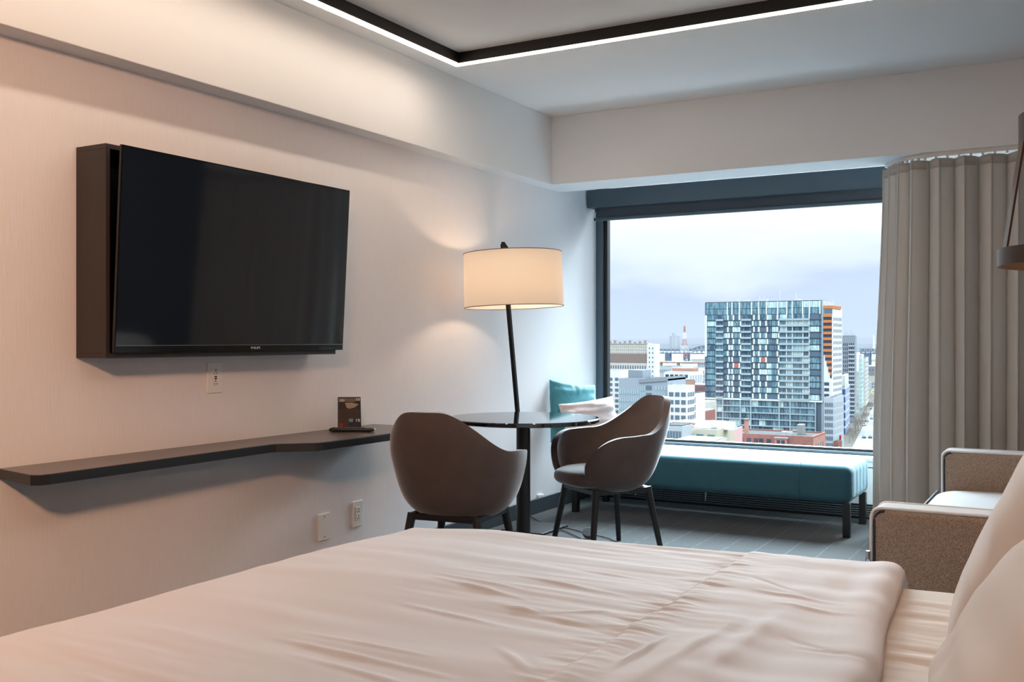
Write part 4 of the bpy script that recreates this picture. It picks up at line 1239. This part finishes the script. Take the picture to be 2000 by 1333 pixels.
stuff(q.build('foliage', cm('budding_leaves', (198, 196, 140)), t)); MB().cyl((0, 0, 0), (0, 0, 5), 0.25, n=8).build('trunk', M_twig, t)
for u, v, lab in ((1694, 830, 'street lamp on the pavement halfway down the street'), (1703, 792, 'street lamp at the far end of the street')):
    g = ground_point(u, v, ZG)
    t = thing('street_lamp', lab, 'street lamp', g)
    MB().cyl((0, 0, 0), (0, 0, 10.5), 0.16, 0.1, n=8).build('pole', M_lgrey, t); MB().box((-0.2, -0.2, 10.4), (2.2, 0.2, 10.7)).build('lamp_head', M_lgrey, t)

# ---- brick buildings in the foreground
br, brw, brh = block('brick_building', 'low red brick building with a grey roof in front of the glass tower', 1428, 1588, 850, 318, 17, M_brick, parapet=0.7)
for x in (0.06, 0.125, 0.225, 0.31, 0.375, 0.47):
    o = MB().box((x*brw-0.65, -0.12, brh-2.6), (x*brw+0.65, 0.02, brh-0.7)).build('window', M_dark, br)
for x in (0.60, 0.655): MB().box((x*brw-0.5, -1.3, brh-2.6), (x*brw+0.5, -1.18, brh-0.8)).build('window', M_dark, br)
MB().box((0.55*brw, -1.2, brh-9), (0.70*brw, 0, brh-0.4)).build('bay', cm('pink_brick', (196, 140, 136)), br)
MB().box((0.545*brw, -1.4, brh-0.4), (0.71*brw, 0, brh)).build('bay_cornice', M_snow, br)
MB().box((0.13*brw, 3, brh), (0.165*brw, 5, brh+4.6)).build('chimney', M_brick2, br)
MB().box((0.125*brw, 2.8, brh+4.6), (0.17*brw, 5.2, brh+5.0)).build('chimney_cap', M_brick, br)
MB().box((0.725*brw, 9, brh+0.25), (0.79*brw, 13, brh+3.4)).build('rooftop_unit', M_snow, br)
for x in (0.57, 0.63): MB().box((x*brw, 5, brh+0.25), (x*brw+1.6, 7, brh+1.3)).build('roof_vent', M_lgrey, br)
windows(br, 2, 15, brh-5.5, brh-1, 4, 1, M_midw, 0.35, 0.6, face='side', w=brw)
MB().box((brw-0.02, 0, 0), (brw+0.05, 17, brh)).build('side_wall', M_brick2, br)
pk_, pw2, ph = block('pink_house', 'pink rendered gable wall next to the brick building', 1400, 1427, 838, 300, 12, M_pink)
windows(pk_, 0.5, pw2-0.5, ph-7, ph-4, 2, 1, M_pink, 0.3, 0.4)
be, bew, beh = block('beige_building', 'beige low building with three wide teal windows', 1332, 1400, 840, 282, 16, M_beige, parapet=0.5)
for x in (0.09, 0.42, 0.74): MB().box((x*bew, -0.1, beh-2.6), ((x+0.20)*bew, 0.02, beh-1.0)).build('window', cm('teal_window', (96, 140, 146), 0.2), be)
for k, (x, y) in enumerate(((0.15, 5), (0.45, 9), (0.8, 6))):
    MB().add([(x*bew, y, beh), (x*bew+5, y, beh), (x*bew+5, y+4, beh), (x*bew, y+4, beh), (x*bew+0.4, y+2, beh+2.2), (x*bew+4.6, y+2, beh+2.2)],
        [(0,1,5,4), (2,3,4,5), (1,2,5), (3,0,4), (3,2,1,0)]).build('gabled_roof', M_lgrey, be)
MB().box((0.70*bew, 11, beh), (0.95*bew, 14, beh+1.8)).build('roof_ducts', M_lgrey, be)
wr, wrw, wrh = block('flat_white_roof', 'snow white flat roof directly above the window sill', 1318, 1394, 860, 236, 10, M_conc, roof=M_snow)
windows(wr, 1, wrw-1, 2, wrh-1, 8, 6, M_midw)
gb, gbw, gbh = block('glazed_corner_block', 'small grey glazed block behind the tub chair back', 1300, 1333, 832, 275, 8, M_lgrey)
windows(gb, 0.3, gbw-0.3, gbh-14, gbh-0.8, 5, 4, M_midw, 0.7, 0.65)
rb2, rbw, rbh = block('terracotta_terrace', 'low terrace with a terracotta parapet and white roof', 1310, 1372, 826, 318, 12, cm('terracotta', (196, 150, 142)), roof=M_snow)
windows(rb2, 0.5, rbw-0.5, rbh-4, rbh-1, 8, 1, M_midw)

# ---- buildings on the left of the view
wa, waw, wah = block('white_apartments', 'white apartment block by the window frame', 1150, 1212, 727, 372, 16, M_white, parapet=0.6)
windows(wa, 0.4, waw-0.3, 2, wah-1.5, 5, 19, M_midw, 0.55, 0.55)
ga, gaw, gah = block('slate_apartments', 'blue-grey apartment building with a roof house and balconies', 1209, 1304, 741, 352, 18, cm('blue_grey_cladding', (168, 178, 190)), parapet=0.4)
MB().box((0.10*gaw, 4, gah), (0.40*gaw, 12, gah+3.2)).build('roof_house', M_grey, ga)
MB().add([(0.42*gaw, -0.4, gah-1.2), (gaw, -0.4, gah-0.2), (gaw, 18, gah-0.2), (0.42*gaw, 18, gah-1.2), (0.42*gaw, -0.4, gah+0.1), (gaw, -0.4, gah+1.2), (gaw, 18, gah+1.2), (0.42*gaw, 18, gah+0.1)],
    [(3,2,1,0),(4,5,6,7),(0,1,5,4),(1,2,6,5),(2,3,7,6),(3,0,4,7)]).build('sloping_roof', M_grey, ga)
windows(ga, 0.2, 0.42*gaw, gah-22, gah-3.0, 9, 7, M_palew, 0.7, 0.6)
windows(ga, 0.56*gaw, 0.68*gaw, gah-22, gah-1.5, 1, 8, M_midw, 0.95, 0.6)
windows(ga, 0.44*gaw, 0.55*gaw, gah-22, gah-1.8, 3, 8, M_palew, 0.6, 0.7)
windows(ga, 0.74*gaw, 0.97*gaw, gah-22, gah-1.5, 4, 8, M_palew, 0.5, 0.6)
wg, wgw, wgh = block('white_grid_building', 'white building with a grid of wide windows', 1304, 1342, 756, 340, 7.5, M_white, parapet=0.5)
windows(wg, 0.2, wgw-0.2, 2, wgh-1.2, 3, 13, M_midw, 0.72, 0.55)
windows(wg, 0.3, 7.2, 2, wgh-1.2, 4, 13, M_midw, 0.5, 0.55, face='side', w=wgw)
wh_, whw, whh = block('white_annex', 'narrow white annex with tall windows beside the grid building', 1349, 1359, 769, 352, 10, M_white)
windows(wh_, 0.1, whw, 2, whh-1, 3, 12, M_midw, 0.5, 0.75)
rb3, r3w, r3h = block('brick_warehouse', 'red brick warehouse with rows of small windows beside the glass tower', 1326, 1378, 752, 540, 18, M_brick, roof=M_snow)
windows(rb3, 0.5, r3w-0.5, 4, r3h-0.5, 9, 12, M_midw, 0.55, 0.5)
rb4, r4w, r4h = block('cream_row', 'cream row of low houses below the brick warehouse', 1358, 1379, 786, 420, 14, M_conc, roof=M_snow)
windows(rb4, 0.4, r4w-0.4, 1, r4h-1, 4, 8, M_midw, 0.4, 0.5)
rb5, r5w, r5h = block('brick_corner_house', 'dark red brick house at the foot of the glass tower', 1355, 1378, 803, 395, 12, M_brick, roof=M_snow)
windows(rb5, 0.4, r5w-0.4, 1, r5h-1, 3, 6, M_midw, 0.4, 0.5)
lw_, lww, lwh = block('long_white_building', 'long white low building with dark window bays and a brick penthouse', 1297, 1346, 727, 640, 26, M_white, roof=M_snow)
windows(lw_, 0.5, lww-0.5, lwh-7, lwh-1.0, 5, 2, M_dark, 0.7, 0.65)
windows(lw_, 1, 25, lwh-8, lwh-1, 5, 1, M_lgrey, 0.6, 0.7, face='side', w=lww)
MB().box((0.1*lww, 10, lwh), (0.95*lww, 20, lwh+2.4)).build('penthouse', M_brick2, lw_)
rl, rlw, rlh = block('brick_long_row', 'long row of terracotta roofs behind the slate apartments', 1296, 1338, 744, 470, 14, cm('pale_brick', (200, 160, 146)), roof=M_roof)
windows(rl, 0.5, rlw-0.5, 2, rlh-1, 8, 8, M_midw, 0.5, 0.5)
# concrete silo
si, siw, sih = block('grain_elevator', 'long concrete grain elevator with a white stair tower on the river bank', 1140, 1265, 674, 1060, 26, M_conc)
MB().box((0, 2, sih), (siw, 18, sih+1.8)).build('gallery', cm('gallery_concrete', (176, 172, 164)), si)
windows(si, 1, siw-1, sih-10, sih-0.5, 30, 3, cm('silo_openings', (150, 148, 146), 0.5), 0.3, 0.4)
MB().box((0, -1, sih-27), (siw, 0, sih-19)).build('loading_deck', cm('deck_concrete', (216, 210, 204)), si)
windows(si, 1, siw-1, sih-26, sih-20, 26, 1, M_midw, 0.5, 0.6, y=-1.0)
MB().box((siw*0.42, -0.6, sih-18), (siw, 0, sih-9)).build('rusty_bay', cm('rusty_steel', (150, 136, 130)), si)
MB().box((siw, -2, 0), (siw+8.5, 12, sih+1.0)).build('stair_tower', M_white, si)
windows(si, siw+1, siw+8, sih-34, sih-1, 2, 7, M_dark, 0.25, 0.35, y=-2.0)
for k in range(12): MB().box((siw*(0.05+0.078*k), 6, sih+1.8), (siw*(0.05+0.078*k)+2.0, 9, sih+3.2+(k % 3)*0.8)).build('conveyor_house', cm('rusty_grey', (150, 142, 138)), si)

# filler roofs between the river and the towers
rf = random.Random(5)
fill = [(1180, 1230, 742, 800), (1232, 1290, 745, 760), (1286, 1312, 716, 1180), (1314, 1330, 722, 1040), (1328, 1352, 711, 1250), (1352, 1378, 718, 1150), (1340, 1378, 735, 820), (1350, 1380, 702, 1500)]
names = ['pale warehouse left of the slate apartments', 'low depot behind the slate apartments', 'brown shed on the river bank below the bridge', 'small pale works shed on the river bank',
         'grey shed by the foot of the lattice mast', 'dark works building next to the glass tower', 'pale low roof beside the glass tower', 'grey plant house close to the river']
for (a, b_, v, dd), nm in zip(fill, names):
    t, w_, h_ = block('river_shed', nm.replace('left of', 'beyond'), a, b_, v, dd, rf.uniform(18, 40), rf.choice([M_conc, M_lgrey, cm('brown_shed', (168, 152, 140)), M_white]))
    windows(t, 1, w_-1, 2, max(4, h_-1), 6, 2, M_midw, 0.4, 0.4)

# bridges, mast, pylon
def truss(name, label, x0, x1, y, z0, hgt, n, arch=None, piers=()):
    t = thing(name, label, 'bridge', (0, y, 0))
    q = MB(); L_ = (x1-x0)/n
    for yy in (0, 9):
        q.box((x0, yy-.5, z0-1.6), (x1, yy+.5, z0+0.6))
        for k in range(n):
            a = x0+k*L_
            h0 = hgt if not arch else arch(k/n); h1 = hgt if not arch else arch((k+1)/n)
            q.cyl((a, yy, z0), (a, yy, z0+h0), 0.55, n=4); q.cyl((a, yy, z0+h0), (a+L_, yy, z0+h1), 0.7, n=4)
            q.cyl((a, yy, z0+(h0 if k % 2 else 0)), (a+L_, yy, z0+(0 if k % 2 else h1)), 0.5, n=4)
    stuff(q.build('truss', M_steel, t))
    for px_ in piers: MB().box((px_-7, -3, ZG-2), (px_+7, 12, z0-1.6)).build('pier', M_steel, t)
    MB().box((x0, -1, z0-2.4), (x1, 10, z0-1.6)).build('deck', M_steel, t)
    return t
YBR = 2500.0
def x_at(u, y):   # x on the plane of the bridge
    k = (u-CX)/F
    return y*(k*cos(TH)-sin(TH))/(cos(TH)+k*sin(TH))
d_b = lambda u: -x_at(u, YBR)*sin(TH)+YBR*cos(TH)
zb_ = height(690, d_b(1330))
def arch_f(t):
    x = t
    u = 1285+t*(1385-1285)
    base = 10
    return base + (10*math.sin(pi*min(1, max(0, (u-1345)/50)))if 1345 < u < 1395 else 0)
truss('river_bridge', 'steel truss bridge across the river', x_at(1285, YBR), x_at(1395, YBR), YBR, zb_, 11, 26, arch_f, (x_at(1304, YBR), x_at(1340, YBR), x_at(1382, YBR)))
YB2 = 2300.0
zb2 = height(690, -x_at(1700, YB2)*sin(TH)+YB2*cos(TH))
truss('far_bridge', 'far steel bridge beyond the end of the street', x_at(1680, YB2), x_at(1760, YB2), YB2, zb2, 9, 16, None, (x_at(1694, YB2), x_at(1735, YB2)))
pm = at_depth(1707, 2400, ZG)
t = thing('bridge_pylon', 'slim white bridge pylon above the far bridge', 'pylon', pm)
MB().cyl((0, 0, 0), (0, 0, height(655, 2400)-ZG), 4.0, 1.5, n=8).build('mast', M_white, t); MB().box((-5, -5, 0), (5, 5, 6)).build('footing', M_conc, t)
lm = at_depth(1337, 1650, ZG)
t = thing('lattice_mast', 'red and white lattice transmission mast by the river', 'mast', lm)
hm = height(637, 1650)-ZG
for seg in range(7):
    q = MB(); z0_, z1_ = hm*seg/7, hm*(seg+1)/7
    wd = lambda z: 11*(1-z/hm)**1.7+0.8
    for sx_ in (-1, 1):
        for sy_ in (-1, 1):
            q.cyl((sx_*wd(z0_), sy_*wd(z0_), z0_), (sx_*wd(z1_), sy_*wd(z1_), z1_), 0.45, n=4)
        q.cyl((sx_*wd(z0_), -wd(z0_), z0_), (-sx_*wd(z1_), -wd(z1_), z1_), 0.3, n=4)
    q.build('mast_section', cm('mast_red', (206, 150, 146)) if seg % 2 == 0 else M_white, t)
pv = at_depth(1288, 1500)
vi = thing('viaduct', 'raised highway viaduct along the river bank', 'viaduct', (pv.x, pv.y, ZG))
hv = height(707, 1500)-ZG
MB().box((-40, 0, hv-2), (95, 12, hv)).build('deck', cm('viaduct_brown', (166, 142, 136)), vi)
for k in range(5): MB().box((-30+k*28, 3, 0), (-26+k*28, 8, hv-2)).build('pier', M_conc, vi)
# towers on the far bank
for u, v, dd, nm in ((1316, 651, 6500, 'tallest faint high-rise on the far bank of the river'), (1319, 655, 6600, 'faint high-rise touching the tallest one on the far bank'), (1326, 657, 6700, 'faint high-rise nearest the lattice mast on the far bank'), (1311, 657, 6400, 'faint high-rise nearest the grain elevator on the far bank')):
    g = at_depth(u, dd, ZG)
    t = thing('distant_tower', nm, 'building', g, 0, 'faint high-rises on the horizon')
    MB().box((-9, -9, 0), (9, 9, height(v, dd)-ZG)).build('wall', M_lgrey, t)
